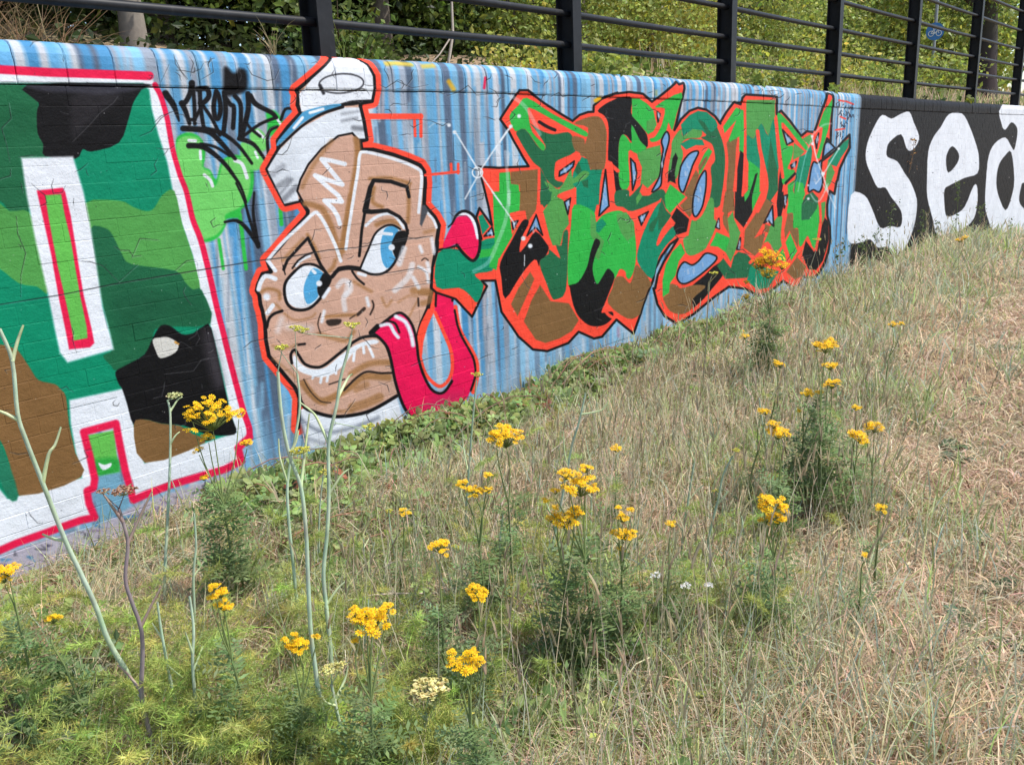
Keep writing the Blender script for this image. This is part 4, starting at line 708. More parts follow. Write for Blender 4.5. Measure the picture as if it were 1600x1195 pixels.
TREES = [('dark_tree', 1.7, 5.2, .10, 5.0, (0, 0, 4.6, 1.7, 1.5, 2.4), 6500, .085, DK, 'dark shady tree behind the big camouflage letter'),
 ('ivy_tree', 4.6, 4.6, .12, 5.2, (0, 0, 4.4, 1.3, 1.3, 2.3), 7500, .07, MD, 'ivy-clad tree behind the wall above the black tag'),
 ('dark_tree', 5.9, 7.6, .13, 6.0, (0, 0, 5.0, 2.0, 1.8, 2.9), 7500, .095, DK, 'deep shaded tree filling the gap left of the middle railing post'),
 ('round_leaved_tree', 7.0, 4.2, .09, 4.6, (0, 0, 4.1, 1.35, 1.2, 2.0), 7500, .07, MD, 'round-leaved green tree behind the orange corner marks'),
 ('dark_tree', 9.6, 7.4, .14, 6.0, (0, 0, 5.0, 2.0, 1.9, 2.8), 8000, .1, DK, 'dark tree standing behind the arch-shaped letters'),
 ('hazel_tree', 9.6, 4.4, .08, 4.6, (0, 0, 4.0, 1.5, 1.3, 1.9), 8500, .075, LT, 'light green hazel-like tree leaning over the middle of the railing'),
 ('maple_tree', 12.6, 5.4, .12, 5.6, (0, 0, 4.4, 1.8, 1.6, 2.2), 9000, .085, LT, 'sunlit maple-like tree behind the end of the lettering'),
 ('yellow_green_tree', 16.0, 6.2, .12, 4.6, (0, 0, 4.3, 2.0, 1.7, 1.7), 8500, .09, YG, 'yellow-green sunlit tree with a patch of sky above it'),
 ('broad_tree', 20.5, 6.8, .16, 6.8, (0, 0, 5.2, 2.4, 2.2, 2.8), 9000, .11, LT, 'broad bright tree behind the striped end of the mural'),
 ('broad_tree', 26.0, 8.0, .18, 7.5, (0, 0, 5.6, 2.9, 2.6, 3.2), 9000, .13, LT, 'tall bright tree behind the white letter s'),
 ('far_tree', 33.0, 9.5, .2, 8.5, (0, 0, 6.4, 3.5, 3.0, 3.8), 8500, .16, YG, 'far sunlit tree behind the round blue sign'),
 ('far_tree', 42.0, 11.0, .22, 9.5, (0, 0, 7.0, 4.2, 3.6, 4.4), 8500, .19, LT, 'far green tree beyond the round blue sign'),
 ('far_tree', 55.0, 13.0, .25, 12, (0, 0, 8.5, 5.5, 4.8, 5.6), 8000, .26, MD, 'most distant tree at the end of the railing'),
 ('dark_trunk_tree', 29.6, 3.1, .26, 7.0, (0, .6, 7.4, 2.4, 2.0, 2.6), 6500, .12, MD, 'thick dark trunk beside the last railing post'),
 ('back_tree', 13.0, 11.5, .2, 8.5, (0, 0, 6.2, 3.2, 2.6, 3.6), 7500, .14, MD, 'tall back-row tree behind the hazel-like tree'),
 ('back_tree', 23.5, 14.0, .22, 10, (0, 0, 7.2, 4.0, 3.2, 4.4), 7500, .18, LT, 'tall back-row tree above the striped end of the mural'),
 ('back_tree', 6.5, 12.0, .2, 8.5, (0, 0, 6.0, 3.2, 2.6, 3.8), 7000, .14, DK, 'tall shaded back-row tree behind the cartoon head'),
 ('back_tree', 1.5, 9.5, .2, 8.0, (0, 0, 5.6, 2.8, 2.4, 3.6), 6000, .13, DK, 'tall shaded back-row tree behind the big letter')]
for k, (x, y, c, lab) in enumerate(((.3, 3.6, DK, 'dark evergreen bush left of the pale-barked tree'), (2.9, 4.9, DK, 'dark evergreen bush right behind the pale-barked tree'), (5.6, 5.3, DK, 'dark evergreen bush behind the first full railing bay'), (8.2, 5.6, DK, 'dark evergreen bush behind the bare sapling'), (11.0, 7.6, MD, 'dense green bush behind the hazel-like tree'), (15.0, 9.4, MD, 'dense green bush between the maple-like and the yellow-green tree'), (19.0, 10.0, MD, 'dense green bush behind the yellow-green tree'), (25.0, 11.0, MD, 'dense green bush behind the broad bright tree'), (31.0, 7.6, LT, 'dense bright bush left of the thick dark trunk'), (36.0, 6.0, LT, 'dense bright bush right of the thick dark trunk'), (48.0, 9.0, LT, 'dense bright bush far along the railing'))):
    f = 1 + x * .03
    tree('bush', x, y, .06, 2.6 * f, (0, 0, float(bank_h(x, y)) + 1.15 * f, 1.35 * f, 1.2 * f, 1.35 * f), 7500, .085 * f, c, lab, nlimb=9, low=-.1)
for nm, x, y, r_, h, cr, n, s, c, lab in TREES:
    tree(nm, x, y, r_, h, cr, int(n * (1.7 if x > 8 else 1)), s * (.72 if x > 8 else 1), c, lab, bark=(.05, .042, .036) if 'dark trunk' in lab else (.11, .09, .07))
g = Geo()                                           # leaning pale limb and bare sapling
root = empty('bare_sapling', (6.42, 2.6, float(bank_h(6.42, 2.6))), 'thin bare grey sapling standing behind the railing near the middle post', 'sapling')
pts = [(0, 0, -.1), (.02, 0, .2), (.12, .02, .45), (.16, .05, .8), (.1, .1, 1.3), (.2, .1, 2.0)]
g.tube(pts, [.018, .017, .015, .013, .01, .006], (.42, .36, .3), 6); g.tube([(.12, .02, .45), (-.1, 0, .25), (-.35, -.05, .1)], [.01, .008, .004], (.36, .3, .25), 5); g.tube([(.16, .05, .8), (.0, 0, 1.1), (-.1, 0, 1.4)], [.008, .006, .003], (.4, .34, .28), 5)
g.build('stem', M_BARK, root, True)
def shrub(name, x, y, r, h, n, size, col, label, low=0.0):
    z0 = float(bank_h(x, y)); root = empty(name, (x, y, z0 - .02), label, 'shrub', None)
    g = Geo(); cc = []
    for k in range(16):
        th = rng.uniform(0, 6.28); rr = r * math.sqrt(rng.uniform(0, 1)); q = np.array([rr * math.cos(th), rr * .7 * math.sin(th), h * rng.uniform(.35, 1)])
        g.tube([(0, 0, 0), q * .5 + rng.normal(0, .04, 3), q], [.01, .007, .003], (.16, .12, .08), 4); cc += [q, q * .75]
    g.build('stems', M_BARK, root)['kind'] = 'stuff'
    g = Geo(); leaves(g, cc, size, n, None, col, r * .2); g.build('foliage', M_LEAF, root)['kind'] = 'stuff'
for a in (('shrub', 1.5, 2.0, .5, .55, 900, .06, DK, 'low dark shrub at the foot of the pale-barked tree'), ('shrub', 4.4, 1.7, .55, .6, 1000, .06, MD, 'low leafy shrub behind the wall beside the white cap'), ('shrub', 6.3, 1.5, .5, .52, 1100, .05, YG, 'pale yellow-green bush peeping over the wall at the bare sapling'),
          ('shrub', 7.6, 1.6, .5, .6, 1000, .08, LT, 'broad-leaved weed bush behind the wall beside the second tall post'), ('shrub', 9.6, 1.5, .6, .55, 1100, .06, LT, 'bright bramble bush over the wall above the tall arch letter'), ('shrub', 11.6, 1.7, .7, .7, 1200, .07, LT, 'bright leafy bush over the wall near the black stretch'), ('shrub', 14.5, 2.0, .8, .7, 1100, .08, YG, 'yellow-green bush behind the rails above the letter s'),
          ('shrub', 18.0, 2.4, .9, .8, 1100, .09, LT, 'leafy bush behind the rails above the letter e'), ('shrub', 23.0, 2.6, 1.0, .9, 1100, .11, LT, 'leafy bush at the far end of the railing')): shrub(*a)

def blades(g, P, h, w, lean, col, tipcol=None, curve=.6, az=None):
    """n grass blades: base points, heights, widths, how far they lean, colours at foot and tip"""
    n = len(P); h = np.broadcast_to(h, (n,)); w = np.broadcast_to(w, (n,)); lean = np.broadcast_to(lean, (n,))
    th = rng.uniform(0, 6.283, n) if az is None else az
    d = np.c_[np.cos(th), np.sin(th), np.zeros(n)]; sd = rng.uniform(0, 6.283, n); s = np.c_[np.cos(sd), np.sin(sd), rng.normal(0, .2, n)]
    V = np.empty((n, 7, 3))
    for k, (t, ww) in enumerate(((0, 1.), (.4, .9), (.75, .6))):
        ang = lean * (.35 + curve * t)
        c = P + (d * np.sin(ang)[:, None] + np.array([0, 0, 1]) * np.cos(ang)[:, None]) * (h * t)[:, None]
        V[:, 2 * k] = c - s * (w * ww / 2)[:, None]; V[:, 2 * k + 1] = c + s * (w * ww / 2)[:, None]
    ang = lean * (.35 + curve)
    V[:, 6] = P + (d * np.sin(ang)[:, None] + np.array([0, 0, 1]) * np.cos(ang)[:, None]) * h[:, None]
    i = np.arange(n)[:, None] * 7
    tc = col if tipcol is None else tipcol
    C = np.empty((n, 7, 3)); f = np.array([0, 0, .4, .4, .75, .75, 1.])[None, :, None]; C[:] = col[:, None] * (1 - f) + tc[:, None] * f
    g.add(V.reshape(-1, 3), np.r_[np.c_[i, i + 1, i + 3, i + 2], np.c_[i + 2, i + 3, i + 5, i + 4]], C.reshape(-1, 3))
    g.f.append(np.c_[i + 4, i + 5, i + 6] + g.n - n * 7)
STRAW, PALE, GREY, GREEN = np.array((.72, .545, .37)), np.array((.80, .68, .49)), np.array((.45, .48, .29)), np.array((.34, .42, .15))
g = Geo(); n = 4500; X = 12.5 + 30 * rng.random(n) ** 1.4; Y = .45 + 3.8 * rng.random(n)
hh = rng.uniform(.15, .55, n); cc = jit(STRAW, .2, n); gr = rng.random(n) < .4; cc[gr] = jit(GREEN, .2, gr.sum())
blades(g, np.c_[X, Y, bank_h(X, Y)], hh, .006 + .0005 * X, rng.uniform(.1, .6, n), cc)
tag(g.build('bank_grass', M_GRASS), 'tall dry grass growing on the bank behind the railing', 'grass', None, 'stuff')
root = empty('dead_bush', (2.35, 2.0, float(bank_h(2.35, 2.0))), 'heap of dry brown stalks behind the top of the big letter', 'dead bush')
g = Geo(); n = 650; th = rng.uniform(0, 6.28, n); rr = .5 * np.sqrt(rng.random(n))
blades(g, np.c_[rr * np.cos(th) - .35, rr * np.sin(th) * .7, np.zeros(n)], rng.uniform(.3, .8, n), .006, rng.uniform(.4, 1.5, n), jit((.26, .18, .10), .25, n))
g.build('stalks', M_GRASS, root)['kind'] = 'stuff'

g = Geo(); n = 16000; X = -1 + 40 * rng.random(n) ** 1.9; Y = .5 + 6.5 * rng.random(n); pc = np.c_[X, Y, bank_h(X, Y) + .03 + .22 * rng.random(n) ** 2]
kk = X < 8; leaves(g, pc[kk], .07, 11000, None, DK, .03, 1.2); leaves(g, pc[~kk], .1, 8000, None, MD, .03, 1.2)
tag(g.build('ivy_cover', M_LEAF), 'dark ivy and low leaves covering the bank behind the railing', 'ivy', None, 'stuff')
# round blue cycle sign on its pole
def flat_mat(name, col, rough=.5, metal=0.):
    m, t, b = mat_new(name); geo = N(t, 'ShaderNodeNewGeometry'); n = noise(t, 25, 4, .6, geo.outputs['Position'])
    r = ramp(t, n.outputs[0], [(.3, tuple(c * .8 for c in col)), (.7, tuple(min(1, c * 1.08) for c in col))]); link(t, r.outputs[0], b.inputs['Base Color'])
    b.inputs['Roughness'].default_value = rough; b.inputs['Metallic'].default_value = metal; return m
S0 = at_y(1461, 50, 3.0); zb = float(bank_h(S0[0], 3.0))
sign = empty('road_sign', (S0[0], 3.0, zb), 'round blue sign with white cycle marks on a grey pole behind the railing', 'road sign')
g = Geo(); g.tube([(0, 0, -.1), (0, 0, 1), (0, 0, 2.9)], .038, (1, 1, 1), 10); g.build('pole', flat_mat('galvanised', (.30, .31, .31), .5, .4), sign, True)
fd = np.array([CAM[0] - S0[0], CAM[1] - 3.0, 0]); fd /= np.linalg.norm(fd); sd_ = np.array([-fd[1], fd[0], 0]); zc = S0[2] - zb; rs = .20
def disc(g, c, r, n=28, off=0.0, th=.012):
    a = np.arange(n) * 2 * np.pi / n; o = np.array(c, float) + fd * off
    ring = o + r * (np.cos(a)[:, None] * sd_ + np.sin(a)[:, None] * np.array([0, 0, 1.]))
    g.add(np.vstack([ring, ring - fd * th]), [(k, n + k, n + (k + 1) % n, (k + 1) % n) for k in range(n)]); g.add(ring, [tuple(range(n))]); g.add(ring - fd * th, [tuple(range(n))[::-1]])
CC = np.array([0, 0, zc]) + fd * .055
g = Geo(); disc(g, CC, rs); pl = g.build('plate', flat_mat('sign_blue', (.03, .16, .42), .45), sign)
g = Geo(); mw_ = lambda u, v: CC + fd * .006 + sd_ * u + np.array([0, 0, v])
for cx_ in (-.085, .085): g.tube([mw_(cx_ + .058 * math.cos(t), -.045 + .058 * math.sin(t)) for t in np.linspace(0, 6.29, 18)], .008, (1, 1, 1), 6)
for q in (((-.085, -.045), (-.03, .05), (.06, .05), (0, -.045), (-.085, -.045)), ((0, -.045), (-.04, .08)), ((.085, -.045), (.05, .085), (.02, .09)), ((-.06, .085), (-.02, .085))): g.tube([mw_(*p) for p in q], .008, (1, 1, 1), 6)
g.build('cycle_symbol', flat_mat('sign_white', (.78, .78, .78), .5), pl)
# ---------------------------------------------------------------- verge: straw, grass and wild plants in front of the wall
def ypath(x): return np.interp(x, [-3, 0, 1.2, 2.2, 3.4, 5.15, 9, 12.6, 20], [-3.4, -3.3, -3.15, -3.0, -2.8, -2.25, -1.65, -1.45, -1.3])
def scatter(n, near=.6):
    """points on the ground, closer together near the viewer's end of the verge"""
    k = int(n * near); r = 1.25 + (rng.random(k) ** 1.7) * 9; a = rng.uniform(-.25, 1.25, k)
    X = r * np.cos(a); Y = -3.66 + r * np.sin(a)
    m = n - k; X = np.r_[X, 2 + 20 * rng.random(m) ** 1.4]; Y = np.r_[Y, -5.2 + 5.2 * rng.random(m)]
    e = int(n * .38); X = np.r_[X, rng.uniform(-3.5, 4.5, e)]; Y = np.r_[Y, rng.uniform(-6.5, 0, e)]   # the verge and path round the viewer too
    ok = (Y < -.03) & (X > -3.5) & (Y > -6.5); return X[ok], Y[ok]
_pn = [(rng.uniform(.8, 3.), rng.uniform(0, 6.28), rng.uniform(0, 6.28)) for _ in range(7)]
def patch(x, y, s=0):
    v = 0
    for i, (f, a, p) in enumerate(_pn): v = v + np.sin(f * 2 * (x * math.cos(a + s) + y * math.sin(a + s)) + p + s * 3)
    return v / 7 * 2.2
def PZ(X, Y): return np.c_[X, Y, gheight(X, Y)]
def wset(X): return .0022 + .0009 * np.abs(X)
# straw litter lying on the soil
g = Geo(); X, Y = scatter(150000, .62); n = len(X)
onp = Y < ypath(X); cc = jit(STRAW, .22, n); pl_ = rng.random(n) < .25; cc[pl_] = jit(PALE, .15, pl_.sum()); bz = rng.random(n) < .18; cc[bz] = jit((.32, .20, .13), .2, bz.sum())
P = PZ(X, Y); P[:, 2] += rng.uniform(0, .03, n) * np.where(onp, .6, 1.3)
blades(g, P, np.where(onp, rng.uniform(.035, .12, n), rng.uniform(.05, .18, n)), wset(X) * rng.uniform(.5, 1.1, n), rng.uniform(1.15, 1.65, n), cc, curve=.6)
tag(g.build('straw', M_GRASS), 'dry straw and cut stalks lying on the verge and path', 'straw', None, 'stuff')
# short tufts, grey-green between path and brambles
g = Geo(); X, Y = scatter(120000, .6); yp = ypath(X); d = Y - yp + rng.normal(0, .22, len(X)) + .3 * patch(X, Y, 2.6); pp = patch(X, Y)
pr = np.where(d > 0, .6 + .4 * np.clip(pp + .2, 0, 1), .2 + .45 * np.clip(pp - .1, 0, 1)); pr = np.where((X > 1.9) & (X < 7) & (Y > -.7), pr * .35, pr); ok = rng.random(len(X)) < pr; X, Y, d = X[ok], Y[ok], d[ok]; n = len(X)
pq = patch(X, Y, 1.7); cc = jit(GREY, .2, n); tq = rng.random(n) < .3; cc[tq] = jit((.38, .47, .36), .15, tq.sum()); gq = rng.random(n) < .25 + .4 * (pq > .25); cc[gq] = jit(GREEN, .25, gq.sum()); sq = rng.random(n) < .12 + .3 * (pq < -.3); cc[sq] = jit(STRAW, .2, sq.sum())
tp = cc * .85 + STRAW * .15
hh = np.where(d > 0, rng.uniform(.08, .26, n), rng.uniform(.03, .085, n)) * (1 + .5 * sstep(3, 10, X) * (d > .3))
az = np.where(rng.random(n) < .6, rng.normal(.2, .9, n), rng.uniform(0, 6.28, n))
blades(g, PZ(X, Y), hh, wset(X) * rng.uniform(.7, 1.5, n), rng.uniform(.15, 1.15, n), cc, tp, .9, az)
tag(g.build('verge_grass', M_GRASS), 'grey-green grass tufts on the rough verge', 'grass', None, 'stuff')
# tall flowering grass with seed heads
g = Geo(); n = 1500; X = np.r_[1.2 + 3.4 * rng.random(900), 3.5 + 9 * rng.random(600) ** 1.3]; Y = ypath(X) + .1 + rng.random(n) * (np.minimum(1.5, -ypath(X) - .25)); hh = rng.uniform(.28, .62, n); az = rng.uniform(0, 6.28, n); ln = rng.uniform(.05, .5, n)
P = PZ(X, Y); cc = jit(PALE, .15, n); gq = rng.random(n) < .4; cc[gq] = jit((.26, .28, .15), .15, gq.sum())
blades(g, P, hh, .0026, ln, cc, cc, .5, az)
ang = ln * .85; tip = P + (np.c_[np.cos(az), np.sin(az), 0 * az] * np.sin(ang)[:, None] + np.array([0, 0, 1]) * np.cos(ang)[:, None]) * (hh * .93)[:, None]
for k in range(3): blades(g, tip, rng.uniform(.035, .085, n), rng.uniform(.004, .007, n), ln * 1.3 + .1, jit((.46, .38, .24), .15, n), None, .4, az + rng.normal(0, .5, n))
tag(g.build('seeding_grass', M_GRASS), 'tall pale grass stalks with seed heads on the verge', 'grass', None, 'stuff')
# low broad-leaved weeds of the mown path
def rosette(x, y, r, n, col, label, name='low_weed'):
    z = float(gheight(x, y)); root = empty(name, (x, y, z), label, 'weed', 'low weeds on the mown path'); g = Geo()
    for k in range(n):
        th = rng.uniform(0, 6.28); L = r * rng.uniform(.5, 1); w = L * rng.uniform(.16, .3); d = np.array([math.cos(th), math.sin(th), 0]); s = np.array([-d[1], d[0], 0]); up = np.array([0, 0, 1.]); e = rng.uniform(.15, .7)
        q = [d * 0, d * L * .4 + s * w + up * L * e * .5, d * L * .4 - s * w + up * L * e * .5, d * L * .75 + s * w * .8 + up * L * e * .6, d * L * .75 - s * w * .8 + up * L * e * .6, d * L + up * L * e * .4]
        g.add(q, [(0, 1, 2), (3, 5, 4)], jit(col, .2)); g.add(q[1:5], [(0, 2, 3, 1)], jit(col, .2))
    g.build('leaves', M_LEAF, root)
for px, py, r, n, c in ((1540, 820, .09, 14, (.13, .19, .09)), (1560, 930, .1, 16, (.12, .17, .08)), (1500, 715, .11, 16, (.14, .2, .09)), (1460, 830, .05, 8, (.3, .36, .26)), (1490, 690, .1, 14, (.13, .18, .08)), (1530, 630, .09, 12, (.12, .17, .07)), (1500, 985, .09, 14, (.14, .2, .1)), (1440, 960, .06, 10, (.16, .22, .12)), (1580, 1030, .08, 12, (.12, .17, .08)), (1480, 1080, .08, 12, (.14, .18, .08)), (1400, 1120, .07, 12, (.13, .18, .08)), (1570, 560, .12, 14, (.13, .18, .08))):
    P0 = at_z(px, py, 0); rosette(P0[0], P0[1], r, n, c, 'low flat green weed growing in the dry mown path')
P0 = at_z(1496, 830, 0); g = Geo(); g.add([(-.03, 0, .012), (0, -.017, .02), (.034, 0, .016), (0, .018, .028)], [(0, 1, 2, 3)], (.55, .62, .55))
lf = g.build('fallen_leaf', M_LEAF); lf.location = (P0[0], P0[1], float(gheight(P0[0], P0[1])) + .01); tag(lf, 'single pale grey-green leaf lying on the dry path', 'leaf')

# feathery fennel foliage
def feather(g, P, L, az, el, col):
    t = np.linspace(0, 1, 7); d = np.array([math.cos(az), math.sin(az), 0]); up = np.array([0, 0, 1.])
    pts = P + L * (np.outer(t * math.cos(el), d) + np.outer(t * math.sin(el) - .35 * t * t, up)); g.tube(pts, np.linspace(.0016, .0006, 7), col, 3)
    m = 11; tt = np.repeat(np.linspace(.2, 1, m), 2); base = P + L * (np.outer(tt * math.cos(el), d) + np.outer(tt * math.sin(el) - .35 * tt * tt, up)); sd = np.cross(d, up) * np.tile([1, -1], m)[:, None]
    for j in range(6):
        n = len(base); q = base + (sd * .8 + d * .5 + rng.normal(0, .35, (n, 3))) * (L * .09 * (1.15 - tt) * j)[:, None] * .45
        dirs = sd * rng.normal(.5, .5, (n, 1)) + d * .5 + rng.normal(0, .6, (n, 3)) + up * .25; dirs /= np.linalg.norm(dirs, axis=1, keepdims=True); ln = rng.uniform(.018, .045, n)[:, None]
        s = np.cross(dirs, rng.normal(0, 1, (n, 3))); s /= np.linalg.norm(s, axis=1, keepdims=True)
        V = np.stack([q - s * .0011, q + s * .0011, q + dirs * ln], 1); i = np.arange(n)[:, None] * 3
        g.add(V.reshape(-1, 3), np.c_[i, i + 1, i + 2], np.repeat(jit(col, .18, n), 3, 0))
FEN, FENY, GLAUC = (.40, .48, .13), (.52, .51, .15), (.40, .49, .34)
g = Geo()
zones = [((20, 1195), 12), ((120, 1000), 10), ((230, 1130), 26), ((330, 1050), 26), ((330, 1180), 30), ((430, 1110), 30), ((520, 1000), 16), ((480, 1170), 26), ((600, 1120), 24), ((650, 1010), 16), ((760, 1080), 14), ((850, 1000), 16), ((800, 860), 14), ((900, 880), 10), ((560, 1190), 20), ((700, 1180), 14), ((60, 1090), 6), ((950, 960), 8), ((440, 960), 10), ((1090, 980), 10), ((1170, 980), 8), ((30, 960), 10), ((840, 700), 8), ((1280, 680), 10), ((1240, 750), 8), ((400, 840), 8), ((150, 1190), 16), ((250, 1010), 16), ((820, 900), 10), ((620, 1195), 16), ((-120, 1100), 14), ((-60, 1000), 12), ((60, 1290), 16), ((250, 1290), 18), ((450, 1290), 16), ((-200, 1200), 14)]
for (px, py), k in zones:
    for _ in range(int(k * 1.25)):
        a, b = px + rng.normal(0, 38), py + rng.normal(0, 26); P0 = at_z(a, b, .08); X, Y = P0[0], min(P0[1], -.1)
        feather(g, np.array([X, Y, gheight(X, Y) + rng.uniform(.0, .16)]), rng.uniform(.1, .24), rng.uniform(0, 6.28), rng.uniform(.3, 1.3), jit(FENY if rng.random() < .3 else FEN, .15))
tag(g.build('fennel_fronds', M_GRASS), 'soft feathery bright green fronds carpeting the near verge', 'fronds', None, 'stuff')

# tall fennel plants: stalk, side shoots, flower umbels
def umbel(g, P, r, col, n=11, ray_c=(.38, .42, .2), d=(0, 0, 1)):
    for k in range(n):
        a = k * 2.4; rr = r * math.sqrt((k + .5) / n); q = P + np.array([rr * math.cos(a), rr * math.sin(a), r * (.55 + .25 * rng.random()) - rr * .25]); g.tube([P, (P + q) / 2 + (0, 0, -.1 * r), q], .0009, ray_c, 3)
        m = 20; c = q + rng.normal(0, r * .12, (m, 3)) * (1, 1, .5); s = max(r * .12, .0024)
        o = rng.normal(0, 1, (m, 3)); o /= np.linalg.norm(o, axis=1, keepdims=True); b = np.cross(o, [0.3, .2, 1]); b /= np.linalg.norm(b, axis=1, keepdims=True)
        V = np.stack([c - o * s, c + b * s, c + o * s, c - b * s], 1); i = np.arange(m)[:, None] * 4; g.add(V.reshape(-1, 3), np.c_[i, i + 1, i + 2, i + 3], np.repeat(jit(col, .15, m), 4, 0))
YEL = (.72, .68, .14)
def fennel(foot, stalk, shoots, umbels, label, col=GLAUC, r=.0052, ucol=YEL, name='fennel', cat='fennel plant', fronds=4):
    B = at_z(*foot, 0); B[1] = min(B[1], -.06); B[2] = float(gheight(B[0], B[1])); root = empty(name, B, label, cat)
    pt = lambda q, dz=0.0: at_face(q[0], q[1], B) - B + dz
    S = [np.array([0, 0, -.03])] + [pt(q) for q in stalk]
    vd = np.array([B[0] - CAM[0], B[1] - CAM[1], 0]); vd /= np.linalg.norm(vd); tilt = rng.normal(0, .05)
    S = spline([p + vd * tilt * max(p[2], 0) for p in S], False, 4); g = Geo(); k = len(S); g.tube(S, np.linspace(r * 1.15, r * .65, k), jit(col, .1, k), 7); g.build('stalk', M_STEM, root, True)
    for sh in shoots:
        q = np.array([pt(p) for p in sh]); q = q + vd * tilt * np.maximum(q[:, 2:], 0); q[1:] += vd * rng.normal(0, .02)
        i = np.argmin(np.linalg.norm(S - q[0], axis=1)); q[0] = S[i]
        q = spline(q, False, 3) if len(q) > 2 else q; g = Geo(); g.tube(q, np.linspace(r * .8, r * .35, len(q)), jit(np.array(col) * (1.25, 1.15, .9), .1, len(q)), 6); g.build('shoot', M_STEM, root, True)
    for (px, py, rp) in umbels:
        P = pt((px, py)); P = P + vd * tilt * P[2]; rr = rp * np.linalg.norm(P + B - CAM) / FPX; g = Geo(); umbel(g, P - (0, 0, rr * .6), rr, ucol, 9 if rp < 14 else 14); i = np.argmin(np.linalg.norm(S - P, axis=1)); g.tube([S[i], P - (0, 0, rr * .6)], [.0016, .001], col, 4); g.build('umbel', M_PETAL, root)
    g = Geo()
    for k in range(fronds): p = S[min(len(S) - 1, 2 + k * 2)]; feather(g, p, rng.uniform(.1, .18), rng.uniform(0, 6.28), rng.uniform(.5, 1.2), jit(FEN, .15))
    if fronds: g.build('fronds', M_GRASS, root)['kind'] = 'stuff'
    return root
fennel((232, 1140), [(205, 1062), (170, 1000), (150, 945), (125, 890), (102, 840), (67, 750), (40, 680), (28, 640), (20, 560), (0, 510)], [[(30, 652), (10, 643), (-8, 636)], [(67, 750), (76, 705), (86, 690), (95, 662)], [(103, 848), (85, 842), (66, 834)], [(20, 560), (28, 530), (37, 505)]], [], 'tall thick blue-green fennel stalk leaning in front of the big camouflage letter', r=.0068)
fennel((246, 1195), [(244, 1182), (228, 1120), (221, 1082), (223, 1020), (220, 980), (206, 940), (196, 905), (200, 850), (192, 815), (186, 795)], [[(220, 980), (240, 940), (252, 918)], [(222, 1084), (205, 1068), (185, 1050)], [(246, 1186), (258, 1150), (272, 1128)], [(200, 848), (214, 820), (228, 790), (238, 770)], [(192, 812), (175, 790), (162, 772)]], [(192, 764, 17), (160, 766, 10)], 'dead purple-brown fennel stalk with a rusty umbel below the camouflage letter', col=(.24, .19, .19), r=.006, ucol=(.46, .27, .17), fronds=0)
fennel((256, 960), [(258, 900), (262, 830), (266, 760), (268, 700), (268, 650), (264, 632)], [[(268, 696), (276, 686), (283, 680)], [(266, 652), (280, 632), (288, 627)]], [(274, 622, 12)], 'thin fennel stalk with a pale cream umbel in front of the black camouflage patch', ucol=(.72, .72, .38))
fennel((524, 1196), [(515, 1150), (500, 1090), (492, 1040), (485, 980), (481, 900), (478, 830), (470, 760), (452, 710), (440, 650), (434, 580)], [[(470, 760), (478, 700), (484, 650)], [(452, 712), (462, 690), (466, 672)]], [(468, 700, 14), (440, 540, 10)], 'fennel stalk rising in front of the cartoon chin', r=.0058)
fennel((520, 1080), [(516, 1010), (510, 950), (506, 900), (512, 840), (515, 780), (515, 700), (528, 640), (534, 600), (545, 560), (552, 530)], [[(515, 695), (500, 670), (490, 655), (470, 640)], [(514, 776), (535, 750), (547, 740)], [(530, 625), (548, 605), (556, 598)], [(516, 955), (528, 925), (543, 912)]], [(553, 512, 13), (472, 520, 12), (578, 672, 11)], 'tall forked fennel with yellow umbels over the cartoon mouth', r=.006)
fennel((470, 1000), [(464, 940), (458, 880), (452, 820), (450, 760), (462, 690), (470, 640), (466, 590)], [[(450, 765), (438, 720), (436, 690)]], [(462, 515, 10), (437, 548, 8)], 'slender fennel in front of the cartoon jaw')
fennel((500, 890), [(498, 850), (500, 790), (505, 740)], [[(500, 790), (515, 770)]], [(506, 735, 9)], 'short fennel at the foot of the cartoon collar', r=.004)
fennel((725, 850), [(728, 800), (732, 740), (736, 680), (741, 620), (744, 590)], [[(732, 740), (724, 700), (722, 670)]], [(745, 580, 9)], 'fennel stalk beside the loop of the pink tongue', r=.0045)
fennel((855, 935), [(858, 880), (868, 830), (880, 770), (893, 700), (905, 660), (915, 615)], [[(880, 775), (886, 730), (882, 705), (880, 672)], [(868, 830), (858, 800), (852, 785)], [(915, 655), (940, 640), (950, 625)]], [], 'leaning fennel stalk crossing in front of the brambles', r=.0048)
fennel((920, 900), [(922, 840), (924, 790), (925, 760)], [[(924, 785), (916, 768)], [(922, 840), (940, 825), (946, 815)]], [], 'bare green fennel stub beside the largest yellow flower cluster', r=.0045)
fennel((1064, 905), [(1064, 880), (1068, 830), (1074, 790), (1080, 750), (1086, 715)], [[(1074, 780), (1092, 765), (1100, 758)], [(1066, 832), (1058, 818)], [(1086, 720), (1078, 700)], [(1064, 885), (1075, 868), (1080, 862)]], [], 'upright grey-green fennel stalk in the open grass below the arch letters', r=.005)
fennel((1102, 915), [(1106, 850), (1114, 810), (1122, 780), (1130, 740), (1145, 710)], [[(1122, 785), (1135, 770), (1140, 765)], [(1106, 850), (1096, 838)]], [(1150, 700, 6)], 'second grey-green fennel stalk in the open grass, leaning towards the far letters', r=.0048)
fennel((1140, 900), [(1148, 860), (1160, 825), (1156, 800)], [[(1148, 870), (1170, 850)]], [], 'short grey fennel stub beside a yellow flower cluster in the grass', r=.0045)
fennel((1188, 780), [(1192, 740), (1197, 700), (1190, 650), (1186, 620)], [[(1196, 700), (1204, 680)]], [], 'thin fennel stalk beneath the yellow flowers in front of the last letters', r=.0042)
